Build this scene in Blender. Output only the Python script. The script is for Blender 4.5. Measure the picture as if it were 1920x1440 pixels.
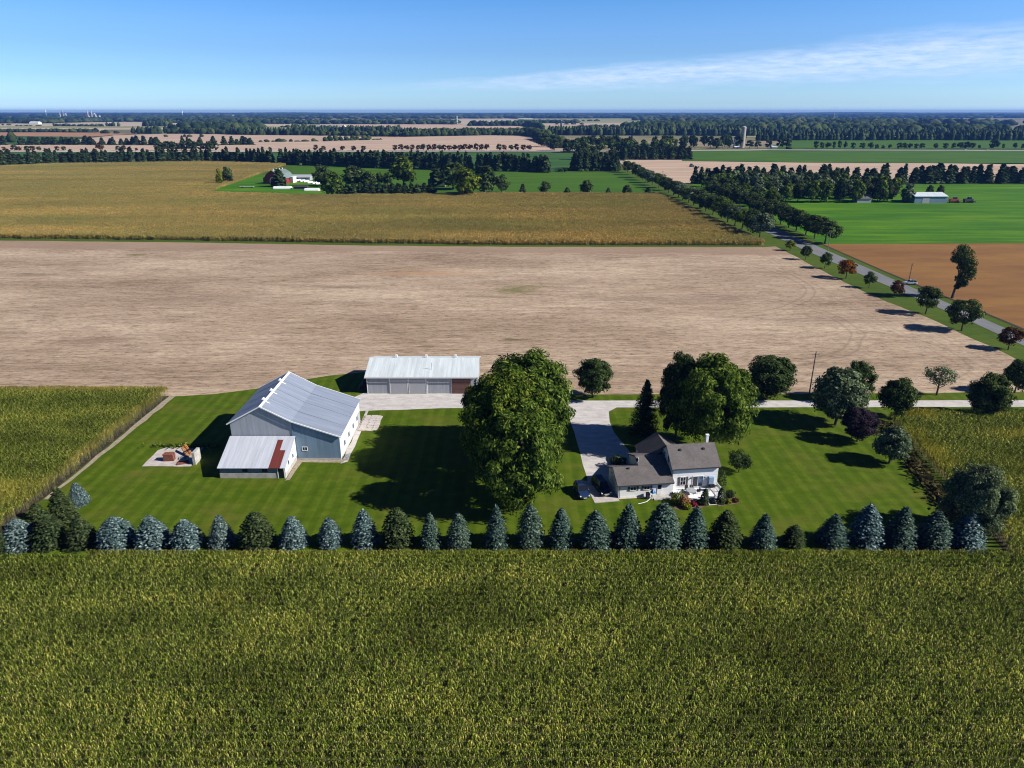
import bpy, bmesh, math, random
import numpy as np
from mathutils import Vector, Matrix, Euler
R=math.radians
rng=np.random.default_rng(7); rnd=random.Random(7)
for o in list(bpy.data.objects): bpy.data.objects.remove(o)
S=bpy.context.scene; COL=S.collection

# ------------------------------------------------------------------ camera, sky, sun, exposure
PITCH=math.atan(510/1307.)
cam=bpy.data.cameras.new('camera'); camo=bpy.data.objects.new('camera',cam); COL.objects.link(camo)
camo.location=(0,0,60); camo.rotation_euler=(math.pi/2-PITCH,0,0)
cam.sensor_width=36; cam.lens=36*1307/1920.; cam.clip_start=.5; cam.clip_end=60000
S.camera=camo
SUN_EL=34.; SUN_AZ=13.     # azimuth: degrees towards the camera from +X
sx,sy,sz=math.cos(R(SUN_AZ))*math.cos(R(SUN_EL)),-math.sin(R(SUN_AZ))*math.cos(R(SUN_EL)),math.sin(R(SUN_EL))
sl=bpy.data.lights.new('sun','SUN'); sl.energy=5.0; sl.angle=R(.5); sl.color=(1,.955,.88)
so=bpy.data.objects.new('sun',sl); COL.objects.link(so)
so.rotation_euler=Vector((sx,sy,sz)).to_track_quat('Z','Y').to_euler()
W=bpy.data.worlds.new('World'); S.world=W; W.use_nodes=True
def build_world():
    nt=W.node_tree; N=nt.nodes; L=nt.links; N.clear()
    out=N.new('ShaderNodeOutputWorld'); bg=N.new('ShaderNodeBackground'); bg.inputs[1].default_value=.05
    L.new(bg.outputs[0],out.inputs[0])
    sky=N.new('ShaderNodeTexSky'); sky.sky_type='NISHITA'; sky.sun_disc=False
    sky.sun_elevation=R(SUN_EL); sky.sun_rotation=math.atan2(sx,sy)
    sky.altitude=200; sky.air_density=1.0; sky.dust_density=.6; sky.ozone_density=2.5
    geo=N.new('ShaderNodeTexCoord')
    sep=N.new('ShaderNodeSeparateXYZ'); L.new(geo.outputs['Generated'],sep.inputs[0])
    def m(op,a,b=None,c=None):
        n=N.new('ShaderNodeMath'); n.operation=op
        for i,v in enumerate((a,b,c)):
            if v is None: continue
            if isinstance(v,(int,float)): n.inputs[i].default_value=v
            else: L.new(v,n.inputs[i])
        return n.outputs[0]
    el=m('MULTIPLY',m('ARCSINE',sep.outputs[2]),57.2958)
    az=m('MULTIPLY',m('ARCTAN2',sep.outputs[0],sep.outputs[1]),57.2958)
    # colour balance of this clear sky: pale at the horizon, deeper blue above
    ramp=N.new('ShaderNodeValToRGB'); L.new(m('DIVIDE',el,30.),ramp.inputs[0])
    e=ramp.color_ramp.elements; e[0].position=0; e[0].color=SKYR[0]; e[1].position=1; e[1].color=SKYR[-1]
    for p,c in SKYM: x=e.new(p); x.color=c
    mul=N.new('ShaderNodeMix'); mul.data_type='RGBA'; mul.blend_type='MULTIPLY'; mul.inputs[0].default_value=1
    L.new(sky.outputs[0],mul.inputs[6]); L.new(ramp.outputs[0],mul.inputs[7])
    # thin streaky cloud bank
    cen=m('MULTIPLY_ADD',az,.046,2.05)
    comb=N.new('ShaderNodeCombineXYZ'); L.new(m('MULTIPLY',az,.09),comb.inputs[0]); L.new(m('MULTIPLY',m('SUBTRACT',el,m('MULTIPLY',az,.05)),.9),comb.inputs[1])
    nz=N.new('ShaderNodeTexNoise'); nz.inputs['Scale'].default_value=1.0; nz.inputs['Detail'].default_value=9; nz.inputs['Roughness'].default_value=.62
    L.new(comb.outputs[0],nz.inputs['Vector'])
    comb2=N.new('ShaderNodeCombineXYZ'); L.new(m('MULTIPLY',az,.5),comb2.inputs[0]); L.new(m('MULTIPLY',el,3.2),comb2.inputs[1])
    nz2=N.new('ShaderNodeTexNoise'); nz2.inputs['Scale'].default_value=1.0; nz2.inputs['Detail'].default_value=8; nz2.inputs['Roughness'].default_value=.65
    L.new(comb2.outputs[0],nz2.inputs['Vector'])
    wid=m('MAXIMUM',m('MULTIPLY_ADD',m('ADD',az,11),.029,.18),.12)
    wid=m('MINIMUM',wid,1.35)
    off=m('ADD',m('SUBTRACT',el,cen),m('MULTIPLY',m('SUBTRACT',nz.outputs[0],.5),1.6))
    dist=m('DIVIDE',m('ABSOLUTE',off),wid)
    core=m('SUBTRACT',1.35,dist); core.node.use_clamp=False
    core=m('MINIMUM',m('MAXIMUM',core,0),1)
    tex=m('MINIMUM',m('MAXIMUM',m('MULTIPLY_ADD',nz2.outputs[0],2.2,-.45),0),1)
    fade=m('MINIMUM',m('MAXIMUM',m('MULTIPLY_ADD',az,.055,.62),0),1)
    cl=m('MULTIPLY',m('MULTIPLY',m('MULTIPLY',core,tex),fade),.80)
    mix=N.new('ShaderNodeMix'); mix.data_type='RGBA'; L.new(cl,mix.inputs[0]); L.new(mul.outputs[2],mix.inputs[6]); mix.inputs[7].default_value=CLOUD
    L.new(mix.outputs[2],bg.inputs[0])
SKYR=((2.0,2.9,4.6,1),(.15,.29,.62,1)); SKYM=((.008,(1.8,2.65,4.1,1)),(.022,(1.42,2.15,3.4,1)),(.08,(1.02,1.6,2.7,1)),(.14,(.88,1.37,2.3,1)),(.19,(.86,1.38,2.3,1)),(.25,(.72,1.32,2.2,1)),(.5,(.3,.6,1.2,1)))
CLOUD=(10.5,12.4,16,1)
build_world()
vs=S.view_settings; vs.view_transform='Standard'; vs.look='None'; vs.exposure=.55; vs.gamma=1; vs.use_curve_mapping=False
S.render.engine='CYCLES'
cy=S.cycles; cy.max_bounces=6; cy.diffuse_bounces=1; cy.glossy_bounces=2; cy.transmission_bounces=3; cy.volume_bounces=0; cy.transparent_max_bounces=6; cy.use_denoising=True
cy.sample_clamp_indirect=4; cy.filter_width=1.1

# ------------------------------------------------------------------ pixel of the photograph -> point on the ground
_c,_s=math.cos(PITCH),math.sin(PITCH)
def G(px,py,z=0.):
    u=(px-960)/1307.; v=(720-py)/1307.
    k=(z-60)/(-_s+v*_c); return (u*k,(_c+v*_s)*k)
def topz(px,py,y):
    u=(px-960)/1307.; v=(720-py)/1307.; k=y/(_c+v*_s); return 60+(-_s+v*_c)*k
def ppm(y): return 1307./(y*_c+60*_s)

# ------------------------------------------------------------------ materials
class NT:
    def __init__(s,name):
        s.m=bpy.data.materials.new(name); s.m.use_nodes=True; s.t=s.m.node_tree; s.t.nodes.clear()
        s.out=s.n('OutputMaterial')
    def n(s,t): return s.t.nodes.new('ShaderNode'+t)
    def l(s,a,b): s.t.links.new(a,b)
    def pos(s):
        if not hasattr(s,'_p'): s._p=s.n('NewGeometry')
        return s._p.outputs['Position']
    def obj(s): return s.n('TexCoord').outputs['Object']
    def island(s): s.pos(); return s._p.outputs['Random Per Island']
    def mapv(s,v,sc,rot=(0,0,0),loc=(0,0,0)):
        m=s.n('Mapping'); m.inputs['Scale'].default_value=sc; m.inputs['Rotation'].default_value=rot; m.inputs['Location'].default_value=loc; s.l(v,m.inputs[0]); return m.outputs[0]
    def noise(s,v,scale,detail=4,rough=.55,dist=0):
        n=s.n('TexNoise'); n.inputs['Scale'].default_value=scale; n.inputs['Detail'].default_value=detail; n.inputs['Roughness'].default_value=rough; n.inputs['Distortion'].default_value=dist
        s.l(v,n.inputs['Vector']); return n.outputs[0]
    def math(s,op,a,b=None,c=None,clamp=False):
        n=s.n('Math'); n.operation=op; n.use_clamp=clamp
        for i,v in enumerate((a,b,c)):
            if v is None: continue
            if isinstance(v,(int,float)): n.inputs[i].default_value=v
            else: s.l(v,n.inputs[i])
        return n.outputs[0]
    def ramp(s,f,stops,interp='LINEAR'):
        n=s.n('ValToRGB'); n.color_ramp.interpolation=interp; e=n.color_ramp.elements
        e[0].position=stops[0][0]; e[0].color=(*stops[0][1],1) if hasattr(stops[0][1],'__len__') else (stops[0][1],)*3+(1,)
        e[1].position=stops[-1][0]; e[1].color=(*stops[-1][1],1) if hasattr(stops[-1][1],'__len__') else (stops[-1][1],)*3+(1,)
        for p,c in stops[1:-1]:
            x=e.new(p); x.color=(*c,1) if hasattr(c,'__len__') else (c,c,c,1)
        s.l(f,n.inputs[0]); return n.outputs[0]
    def mix(s,f,a,b,mode='MIX'):
        n=s.n('Mix'); n.data_type='RGBA'; n.blend_type=mode
        for i,v in ((0,f),(6,a),(7,b)):
            if isinstance(v,(int,float)): n.inputs[i].default_value=v
            elif isinstance(v,tuple): n.inputs[i].default_value=(*v,1)
            else: s.l(v,n.inputs[i])
        return n.outputs[2]
    def bsdf(s,col,rough=.85,metal=0,spec=.3,bump=None,bs=.5,bd=.05):
        b=s.n('BsdfPrincipled')
        if isinstance(col,tuple): b.inputs['Base Color'].default_value=(*col,1)
        else: s.l(col,b.inputs['Base Color'])
        if isinstance(rough,(int,float)): b.inputs['Roughness'].default_value=rough
        else: s.l(rough,b.inputs['Roughness'])
        b.inputs['Metallic'].default_value=metal; b.inputs['Specular IOR Level'].default_value=spec
        if bump is not None:
            bn=s.n('Bump'); bn.inputs['Strength'].default_value=bs; bn.inputs['Distance'].default_value=bd; s.l(bump,bn.inputs['Height']); s.l(bn.outputs[0],b.inputs['Normal'])
        s.l(b.outputs[0],s.out.inputs[0]); return s.m
def plain(name,c,rough=.7,metal=0,spec=.3,var=.12,scale=1.5):
    n=NT(name); f=n.noise(n.pos(),scale,5)
    a=tuple(x*(1-var) for x in c); b=tuple(min(1,x*(1+var)) for x in c)
    return n.bsdf(n.ramp(f,((.3,a),(.7,b))),rough,metal,spec)
def streaky(name,stops,vsc,spots=None,fine=None,rough=.95,scale=1.0,bump=.0):
    """farmland: noise stretched along the working direction, plus big blotches"""
    n=NT(name); p=n.pos()
    a=n.noise(n.mapv(p,vsc),scale,8,.7)
    b=n.noise(n.mapv(p,(.012,.03,.012)),1,4,.6)
    f=n.math('ADD',n.math('MULTIPLY',a,.6),n.math('MULTIPLY',b,.4))
    col=n.ramp(f,stops)
    if fine:
        g=n.noise(n.mapv(p,fine[0]),1,3,.6); col=n.mix(fine[2],col,n.ramp(g,((.35,fine[1]),(.65,1.0))),'MULTIPLY')
    if spots:
        for (cx,cy,rx,ry,c,st) in spots:
            v=n.mapv(p,(1/rx,1/ry,0),loc=(-cx/rx,-cy/ry,0))
            ln=n.n('VectorMath'); ln.operation='LENGTH'; n.l(v,ln.inputs[0])
            d=n.math('ADD',ln.outputs['Value'],n.math('MULTIPLY',n.math('SUBTRACT',n.noise(p,.35,5,.7),.5),1.6))
            fac=n.math('MULTIPLY',n.math('SUBTRACT',1.15,d,clamp=True),st,clamp=True)
            col=n.mix(fac,col,c)
    return n.bsdf(col,rough,spec=.15,bump=a if bump else None,bs=bump,bd=.2)

def leafmat(name,stops,trans=.22,pos_stops=None,hue=.25,streak=None,spots=()):
    n=NT(name); isl=n.island(); oi=n.n('ObjectInfo')
    col=n.ramp(isl,stops)
    big=n.noise(n.mapv(n.obj(),(1,1,1)),.35,3)
    col=n.mix(.55,col,n.ramp(big,((.35,(.62,.66,.6)),(.65,(1.3,1.25,1.15)))),'MULTIPLY')
    col=n.mix(hue,col,n.ramp(oi.outputs['Random'],((0,(.62,.7,.7)),(.5,(1,1,1)),(1,(1.4,1.15,.8)))),'MULTIPLY')
    if pos_stops: col=n.mix(n.ramp(n.noise(n.mapv(n.pos(),pos_stops[2]),1,5,.6),pos_stops[0]),col,pos_stops[1])
    for (cx,cyy,rx,ry,c,st) in spots:
        v=n.mapv(n.pos(),(1/rx,1/ry,0),loc=(-cx/rx,-cyy/ry,0)); ln=n.n('VectorMath'); ln.operation='LENGTH'; n.l(v,ln.inputs[0])
        dd=n.math('ADD',ln.outputs['Value'],n.math('MULTIPLY',n.math('SUBTRACT',n.noise(n.pos(),.25,4,.7),.5),1.2))
        col=n.mix(n.math('MULTIPLY',n.math('MULTIPLY_ADD',dd,-1.6,1.9,clamp=True),st,clamp=True),col,c)
    if streak: col=n.mix(1,col,n.ramp(n.noise(n.mapv(n.pos(),streak),1,6,.68),((.38,(.60,.62,.5)),(.47,(.88,.90,.8)),(.53,(1.1,1.04,1.)),(.62,(1.5,1.34,1.3)))),'MULTIPLY')
    d=n.n('BsdfDiffuse'); t=n.n('BsdfTranslucent'); mx=n.n('MixShader'); mx.inputs[0].default_value=trans
    n.l(col,d.inputs[0]); n.l(col,t.inputs[0]); n.l(d.outputs[0],mx.inputs[1]); n.l(t.outputs[0],mx.inputs[2]); n.l(mx.outputs[0],n.out.inputs[0])
    return n.m
M={}
M['maple']=leafmat('maple leaves',((0,(.022,.044,.008)),(.45,(.058,.10,.016)),(.8,(.12,.18,.03)),(1,(.24,.30,.06))),.3)
M['maple_top']=leafmat('yellowing maple leaves',((0,(.03,.055,.008)),(.45,(.075,.125,.016)),(.8,(.15,.20,.03)),(1,(.30,.30,.04))),.3)
M['leaf_dark']=leafmat('dark green leaves',((0,(.016,.03,.011)),(.5,(.042,.068,.022)),(.85,(.085,.12,.038)),(1,(.16,.2,.08))))
M['leaf_grey']=leafmat('grey green leaves',((0,(.03,.048,.026)),(.5,(.08,.115,.06)),(.85,(.16,.21,.12)),(1,(.30,.36,.24))))
M['leaf_yellow']=leafmat('yellow green leaves',((0,(.06,.08,.008)),(.5,(.13,.16,.012)),(.85,(.24,.26,.02)),(1,(.38,.34,.03))))
M['leaf_olive']=leafmat('yellowing green leaves',((0,(.03,.05,.008)),(.45,(.075,.115,.013)),(.8,(.15,.19,.02)),(1,(.26,.28,.03))))
M['leaf_orange']=leafmat('orange autumn leaves',((0,(.04,.045,.01)),(.35,(.09,.07,.012)),(.6,(.28,.075,.012)),(1,(.42,.14,.02))))
M['leaf_red']=leafmat('dull red leaves',((0,(.035,.02,.012)),(.5,(.085,.04,.022)),(1,(.17,.07,.035))))
M['leaf_purple']=leafmat('purple leaves',((0,(.018,.012,.02)),(.5,(.04,.028,.042)),(1,(.08,.055,.075))))
M['spruce_blue']=leafmat('blue spruce needles',((0,(.03,.055,.055)),(.5,(.09,.14,.145)),(.85,(.20,.28,.29)),(1,(.34,.44,.46))),.08)
M['spruce_teal']=leafmat('teal spruce needles',((0,(.025,.045,.035)),(.5,(.06,.1,.082)),(.85,(.11,.17,.145)),(1,(.18,.25,.22))),.08)
M['spruce_dark']=leafmat('dark green spruce needles',((0,(.018,.03,.012)),(.5,(.04,.06,.024)),(.85,(.075,.1,.042)),(1,(.12,.15,.07))),.08)
M['pine_far']=leafmat('dark pine needles',((0,(.018,.03,.014)),(.5,(.034,.056,.024)),(1,(.075,.105,.045))),.1)
M['far_leaf']=leafmat('distant woodland leaves',((0,(.016,.028,.012)),(.5,(.036,.058,.02)),(.85,(.06,.088,.028)),(1,(.09,.105,.035))),.1)
M['far_red']=leafmat('distant turning leaves',((0,(.03,.024,.012)),(.5,(.06,.04,.02)),(1,(.12,.065,.03))),.1)
M['bark']=plain('bark',(.075,.06,.048),.95)
M['bark_light']=plain('pale bark',(.22,.19,.16),.95)
M['corn']=leafmat('corn leaves',((0,(.03,.06,.006)),(.35,(.11,.185,.014)),(.62,(.25,.34,.035)),(.85,(.50,.53,.10)),(1,(.80,.77,.34))),.2,(((.58,0),(.75,.4)),(.34,.30,.04),(.045,.05,.05)),.2,(.05,.12,.03),((74,118,7,11,(.44,.38,.035),.55),(84,133,5,4,(.44,.36,.035),.45),(112,122,18,4,(.42,.34,.035),.4),(95,108,7,4,(.36,.34,.04),.4),(-78,124,1.5,26,(.50,.40,.12),.55),(-112,146,50,1.6,(.48,.38,.10),.6),(-84,100,7,5,(.42,.38,.06),.45),(0,83.3,200,.7,(.40,.37,.08),.4)))
M['corn_stalk']=plain('corn stalks and tassels',(.26,.24,.09),.9)
M['corn_gold']=leafmat('ripening corn leaves',((0,(.38,.25,.06)),(.35,(.50,.325,.085)),(.7,(.62,.41,.12)),(1,(.76,.54,.2))),.3,(((.48,0),(.60,.7)),(.36,.32,.065),(.007,.016,.02)),.12,(.006,.022,.02))
M['weeds']=leafmat('weeds and brush',((0,(.02,.02,.01)),(.5,(.06,.05,.025)),(.8,(.1,.1,.03)),(1,(.2,.15,.06))))
M['shrub_red']=leafmat('red shrub leaves',((0,(.12,.012,.02)),(.6,(.3,.03,.05)),(1,(.5,.08,.1))))
M['shrub_pink']=leafmat('pinkish orange shrub leaves',((0,(.18,.08,.03)),(.6,(.42,.2,.1)),(1,(.6,.35,.2))))

# ground covers
def lawn_mat():
    n=NT('striped lawn'); p=n.pos()
    sp=n.n('SeparateXYZ'); n.l(p,sp.inputs[0])
    wob=n.math('MULTIPLY',n.noise(n.mapv(p,(.02,.02,0)),1,2),1.2)
    ph=n.math('ADD',sp.outputs[0],wob)
    s1=n.math('SINE',n.math('MULTIPLY',ph,2*math.pi/2.5))
    s1=n.math('MULTIPLY_ADD',s1,.9,.5,clamp=True)
    jit=n.noise(n.mapv(p,(.8,.02,0)),1,3)
    a=n.noise(n.mapv(p,(.35,.5,.1)),1,6,.65); g=n.noise(n.mapv(p,(4,7,1)),1,3,.7)
    f=n.math('ADD',n.math('ADD',n.math('MULTIPLY',s1,.075),n.math('MULTIPLY',a,.48)),n.math('MULTIPLY',g,.24)); f=n.math('ADD',f,n.math('MULTIPLY',jit,.22))
    col=n.ramp(f,((.32,(.034,.066,.002)),(.5,(.060,.100,.003)),(.7,(.115,.155,.012))))
    dry=n.noise(n.mapv(p,(.08,.14,0)),1,5,.65)
    col=n.mix(n.math('MULTIPLY_ADD',dry,3.4,-1.7,clamp=True),col,(.115,.115,.018))
    return n.bsdf(col,.95,spec=.1,bump=g,bs=.6,bd=.06)
M['lawn']=lawn_mat()
def stub_mat():
    n=NT('bean stubble field'); p=n.pos()
    rows=n.noise(n.mapv(p,(.09,1.3,0)),1,7,.8)
    mid=n.noise(n.mapv(p,(.06,.30,0)),1,6,.75)
    big=n.noise(n.mapv(p,(.010,.028,0)),1,5,.62)
    spk=n.noise(n.mapv(p,(.42,1.15,0)),1,6,.85)
    dsh=n.noise(n.mapv(p,(.10,.46,0)),1,7,.85)
    f=n.math('ADD',n.math('ADD',n.math('MULTIPLY',rows,.34),n.math('MULTIPLY',mid,.28)),n.math('MULTIPLY',big,.38))
    col=n.ramp(f,((.40,(.22,.158,.108)),(.47,(.32,.238,.168)),(.53,(.405,.312,.228)),(.60,(.51,.41,.30))))
    col=n.mix(.8,col,n.ramp(spk,((.38,(.30,.25,.23)),(.455,(.88,.87,.87)),(.52,(1.05,1.03,1.0)),(.62,(1.32,1.28,1.24)))),'MULTIPLY')
    col=n.mix(.7,col,n.ramp(dsh,((.36,(.45,.40,.38)),(.435,(.78,.76,.75)),(.48,(1,1,1)),(.6,(1.1,1.08,1.06)))),'MULTIPLY')
    # darker worked headland along the far side and the road
    sp=n.n('SeparateXYZ'); n.l(p,sp.inputs[0])
    hl=n.math('SUBTRACT',sp.outputs[1],n.math('ADD',n.math('MULTIPLY',sp.outputs[0],-.045),n.math('MULTIPLY',n.noise(n.mapv(p,(.02,0,0)),1,2),12)))
    col=n.mix(n.math('MULTIPLY',n.math('MULTIPLY_ADD',hl,.35,-.35*312,clamp=True),.72),col,(.27,.185,.13))
    for (px,py,rx,ry,c,st) in ((255,478,5.,2.2,(.10,.105,.02),.9),(965,545,8,5,(.12,.12,.03),.75),(985,538,10,2.5,(.13,.12,.03),.6),(920,556,8,2,(.15,.12,.05),.6),(960,637,4.5,1.4,(.10,.085,.03),.8),(70,515,12,3,(.17,.12,.08),.7),(180,638,11,4,(.19,.12,.08),.6),(1180,560,14,4,(.2,.14,.1),.5),(800,512,22,5,(.45,.27,.14),.5),(640,538,20,3,(.18,.13,.09),.5),(1320,560,30,6,(.2,.14,.105),.4),(1560,600,25,5,(.2,.14,.105),.4),(380,560,30,8,(.21,.15,.11),.4)):
        cx,cyy=G(px,py)
        v=n.mapv(p,(1/rx,1/ry,0),loc=(-cx/rx,-cyy/ry,0)); ln=n.n('VectorMath'); ln.operation='LENGTH'; n.l(v,ln.inputs[0])
        d=n.math('ADD',ln.outputs['Value'],n.math('MULTIPLY',n.math('SUBTRACT',n.noise(n.mapv(p,(.3,.9,0)),1,6,.8),.5),4.5))
        col=n.mix(n.math('MULTIPLY',n.math('SUBTRACT',1.25,d,clamp=True),st),col,c)
    # curved implement tracks on the right headland
    for (cx,cyy,r0) in ((64,205,34),(64,205,37.2),(60,262,46),(60,262,49.2),(96,176,20),(100,200,58)):
        v=n.mapv(p,(1,1,0),loc=(-cx,-cyy,0)); ln=n.n('VectorMath'); ln.operation='LENGTH'; n.l(v,ln.inputs[0])
        dd=n.math('ABSOLUTE',n.math('SUBTRACT',ln.outputs['Value'],n.math('ADD',r0,n.math('MULTIPLY',n.noise(p,.05,2),4))))
        k=n.math('SUBTRACT',.62,dd,clamp=True); k=n.math('MULTIPLY',k,n.math('GREATER_THAN',sp.outputs[0],cx+2)); k=n.math('MULTIPLY',k,n.math('MULTIPLY_ADD',spk,4,-1.5,clamp=True))
        col=n.mix(k,col,(.12,.085,.06))
    for x0 in (123.4,121.2,117.5,112,109.8):
        dd=n.math('ABSOLUTE',n.math('SUBTRACT',sp.outputs[0],n.math('ADD',x0,n.math('MULTIPLY',n.noise(n.mapv(p,(0,.02,0)),1,2),3))))
        k=n.math('MULTIPLY',n.math('SUBTRACT',.5,dd,clamp=True),.9); k=n.math('MULTIPLY',k,n.math('MULTIPLY_ADD',spk,4,-1.6,clamp=True))
        col=n.mix(k,col,(.13,.09,.065))
    return n.bsdf(col,.95,spec=.12,bump=spk,bs=.5,bd=.15)
M['stubble']=stub_mat()
def gravel_mat():
    n=NT('pale gravel'); p=n.pos(); a=n.noise(n.mapv(p,(.4,.8,0)),1,6,.65); b=n.noise(p,9,3,.7)
    f=n.math('ADD',n.math('MULTIPLY',a,.6),n.math('MULTIPLY',b,.4))
    return n.bsdf(n.ramp(f,((.32,(.33,.30,.28)),(.5,(.50,.47,.45)),(.68,(.64,.61,.59)))),.95,spec=.1,bump=b,bs=.5,bd=.04)
M['gravel']=gravel_mat()
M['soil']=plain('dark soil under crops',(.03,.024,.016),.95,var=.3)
M['soil_gold']=plain('soil under ripe corn',(.20,.16,.06),.95,var=.3)
M['dirt']=plain('bare dirt edge',(.30,.25,.19),.95,var=.25)
M['grass']=streaky('rough grass',((.3,(.03,.062,.003)),(.5,(.058,.095,.006)),(.7,(.10,.125,.014))),(.2,.6,0))
M['green1']=streaky('bright green hay field',((.34,(.02,.085,.001)),(.46,(.036,.125,.001)),(.54,(.062,.165,.001)),(.66,(.13,.22,.003))),(.012,.12,0))
M['green2']=streaky('green pasture',((.32,(.03,.085,.003)),(.5,(.046,.115,.004)),(.68,(.08,.15,.006))),(.01,.06,0))
M['green3']=streaky('far green field',((.35,(.02,.07,.012)),(.5,(.035,.1,.016)),(.68,(.07,.13,.02))),(.006,.04,0))
M['brown']=streaky('reddish brown bean field',((.32,(.14,.065,.024)),(.48,(.215,.105,.035)),(.6,(.265,.135,.04)),(.7,(.34,.19,.055))),(.02,.09,0),fine=((.15,1.6,0),.75,.5))
M['tan']=streaky('far tan stubble',((.32,(.34,.235,.165)),(.5,(.44,.32,.235)),(.68,(.55,.42,.31))),(.004,.03,0))
M['tan2']=streaky('far pale stubble',((.32,(.36,.29,.19)),(.5,(.44,.36,.25)),(.68,(.52,.43,.31))),(.003,.02,0))
M['olive']=streaky('far olive field',((.32,(.18,.19,.07)),(.5,(.25,.26,.10)),(.68,(.33,.32,.14))),(.003,.02,0))
M['rust']=streaky('far reddish field',((.32,(.27,.14,.075)),(.5,(.34,.18,.1)),(.68,(.40,.23,.13))),(.004,.03,0))
M['ground']=streaky('far countryside',((.3,(.05,.075,.03)),(.46,(.12,.13,.055)),(.55,(.26,.21,.13)),(.7,(.34,.26,.17))),(.0006,.0014,0),scale=1.3)
M['hill']=plain('wooded hills',(.03,.045,.022),.95,var=.5,scale=.004)
def gold_slab():
    n=NT('ripening corn canopy'); p=n.pos()
    a=n.noise(n.mapv(p,(.7,.9,0)),1,5,.75); b=n.noise(n.mapv(p,(.010,.026,0)),1,5,.62); c=n.noise(n.mapv(p,(.05,.35,0)),1,5,.7)
    f=n.math('ADD',n.math('ADD',n.math('MULTIPLY',a,.25),n.math('MULTIPLY',b,.5)),n.math('MULTIPLY',c,.25))
    col=n.ramp(f,((.36,(.17,.15,.03)),(.46,(.26,.19,.045)),(.54,(.36,.245,.065)),(.66,(.50,.34,.11))))
    return n.bsdf(col,.95,spec=.1,bump=a,bs=1,bd=.8)
M['gold_slab']=gold_slab()
def asphalt():
    n=NT('grey asphalt'); p=n.pos(); a=n.noise(n.mapv(p,(.3,.06,0)),1,5,.6); b=n.noise(p,6,3)
    return n.bsdf(n.ramp(n.math('ADD',n.math('MULTIPLY',a,.7),n.math('MULTIPLY',b,.3)),((.3,(.13,.135,.14)),(.7,(.21,.215,.22)))),.9,spec=.15)
M['asphalt']=asphalt()
M['road_far']=plain('pale road',(.42,.41,.40),.9,scale=.02)
M['concrete']=plain('concrete',(.42,.40,.37),.9,var=.25,scale=1.2)
M['concrete_pink']=plain('weathered slab',(.46,.41,.38),.9,var=.22,scale=.9)
def ribbed(name,c,axis,period=.25,rough=.5,metal=0.,dirt=.35,dc=(.30,.27,.24),spec=.3,bd=.03):
    n=NT(name); p=n.n('TexCoord').outputs['Object']; sp=n.n('SeparateXYZ'); n.l(p,sp.inputs[0])
    q=[.12,.12,.12]; q[axis]=1.15/period
    w=n.noise(n.mapv(p,tuple(q)),1,2,.6)
    col=n.mix(.6,c,n.ramp(w,((.35,.74),(.65,1.06))),'MULTIPLY')
    sc=[.6,.6,.6]; sc[axis]=3.
    if axis==2: sc=[.5,.5,3]
    st=n.noise(n.mapv(p,tuple(sc)),1,6,.7)
    col=n.mix(n.math('MULTIPLY',n.math('MULTIPLY_ADD',st,3,-1.45,clamp=True),dirt),col,dc)
    return n.bsdf(col,rough,metal,spec,bump=w,bs=.5,bd=bd)
M['roof_white']=ribbed('white metal roofing',(.60,.66,.68),0,.9,.45,dirt=.22,dc=(.42,.45,.47))
M['roof_grey']=ribbed('grey blue metal roofing',(.25,.29,.37),1,.7,.5,.1,.4,(.19,.21,.26))
M['roof_grey2']=ribbed('worn grey metal roofing',(.265,.305,.385),1,.7,.5,.1,.5,(.19,.21,.26))
M['roof_shed']=ribbed('pale shed roofing',(.50,.52,.58),0,.7,.5,dirt=.25,dc=(.40,.42,.47))
M['rust_sheet']=ribbed('rusted roofing',(.15,.03,.024),0,.25,.8,dirt=.5,dc=(.20,.05,.03))
M['wall_grey']=ribbed('grey metal siding',(.36,.38,.42),0,.7,.6,dirt=.35,dc=(.24,.23,.24))
M['wall_blue']=ribbed('blue grey metal siding',(.17,.25,.34),0,.8,.6,dirt=.25,dc=(.15,.2,.25))
M['wall_white_rib']=ribbed('white barn siding',(.72,.74,.76),1,.3,.6,dirt=.2)
M['wall_shed_front']=plain('shed fascia boards',(.16,.20,.24),.8,var=.2)
M['door_grey']=plain('grey sliding door',(.36,.37,.40),.6,var=.05)
M['door_brown']=plain('brown door',(.13,.065,.055),.7,var=.1)
M['siding']=ribbed('white clapboard',(.88,.88,.88),2,.2,.6,dirt=.06,bd=.02)
def shingle():
    n=NT('grey brown shingles'); p=n.n('TexCoord').outputs['Object']
    a=n.noise(n.mapv(p,(2.5,6,6)),1,5,.75); b=n.noise(n.mapv(p,(.5,.5,.5)),1,4)
    f=n.math('ADD',n.math('MULTIPLY',a,.6),n.math('MULTIPLY',b,.4))
    return n.bsdf(n.ramp(f,((.32,(.085,.075,.074)),(.5,(.13,.115,.112)),(.68,(.18,.16,.155)))),.9,spec=.2,bump=a,bs=.6,bd=.03)
M['shingle']=shingle()
M['white']=plain('white paint',(.80,.80,.80),.5,var=.03)
M['trim_dark']=plain('dark trim',(.05,.05,.055),.6,var=.1)
M['shutter']=plain('taupe shutters',(.10,.08,.085),.7,var=.08)
M['glass']=NT('window glass').bsdf((.012,.016,.022),.12,0,.3)
M['glass_blue']=NT('glass with painted sky reflection').bsdf((.05,.11,.2),.08,0,.8)  # blue of the reflected sky is painted into the pane's base colour
M['door_blue']=plain('pale blue screen door',(.25,.36,.5),.5,var=.05)
M['black']=plain('black plastic',(.012,.012,.014),.5)
M['tyre']=plain('tyre rubber',(.018,.018,.018),.85)
M['rim']=NT('alloy rim').bsdf((.4,.4,.42),.35,.8)
M['chrome']=NT('chrome').bsdf((.6,.6,.6),.2,1)
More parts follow.
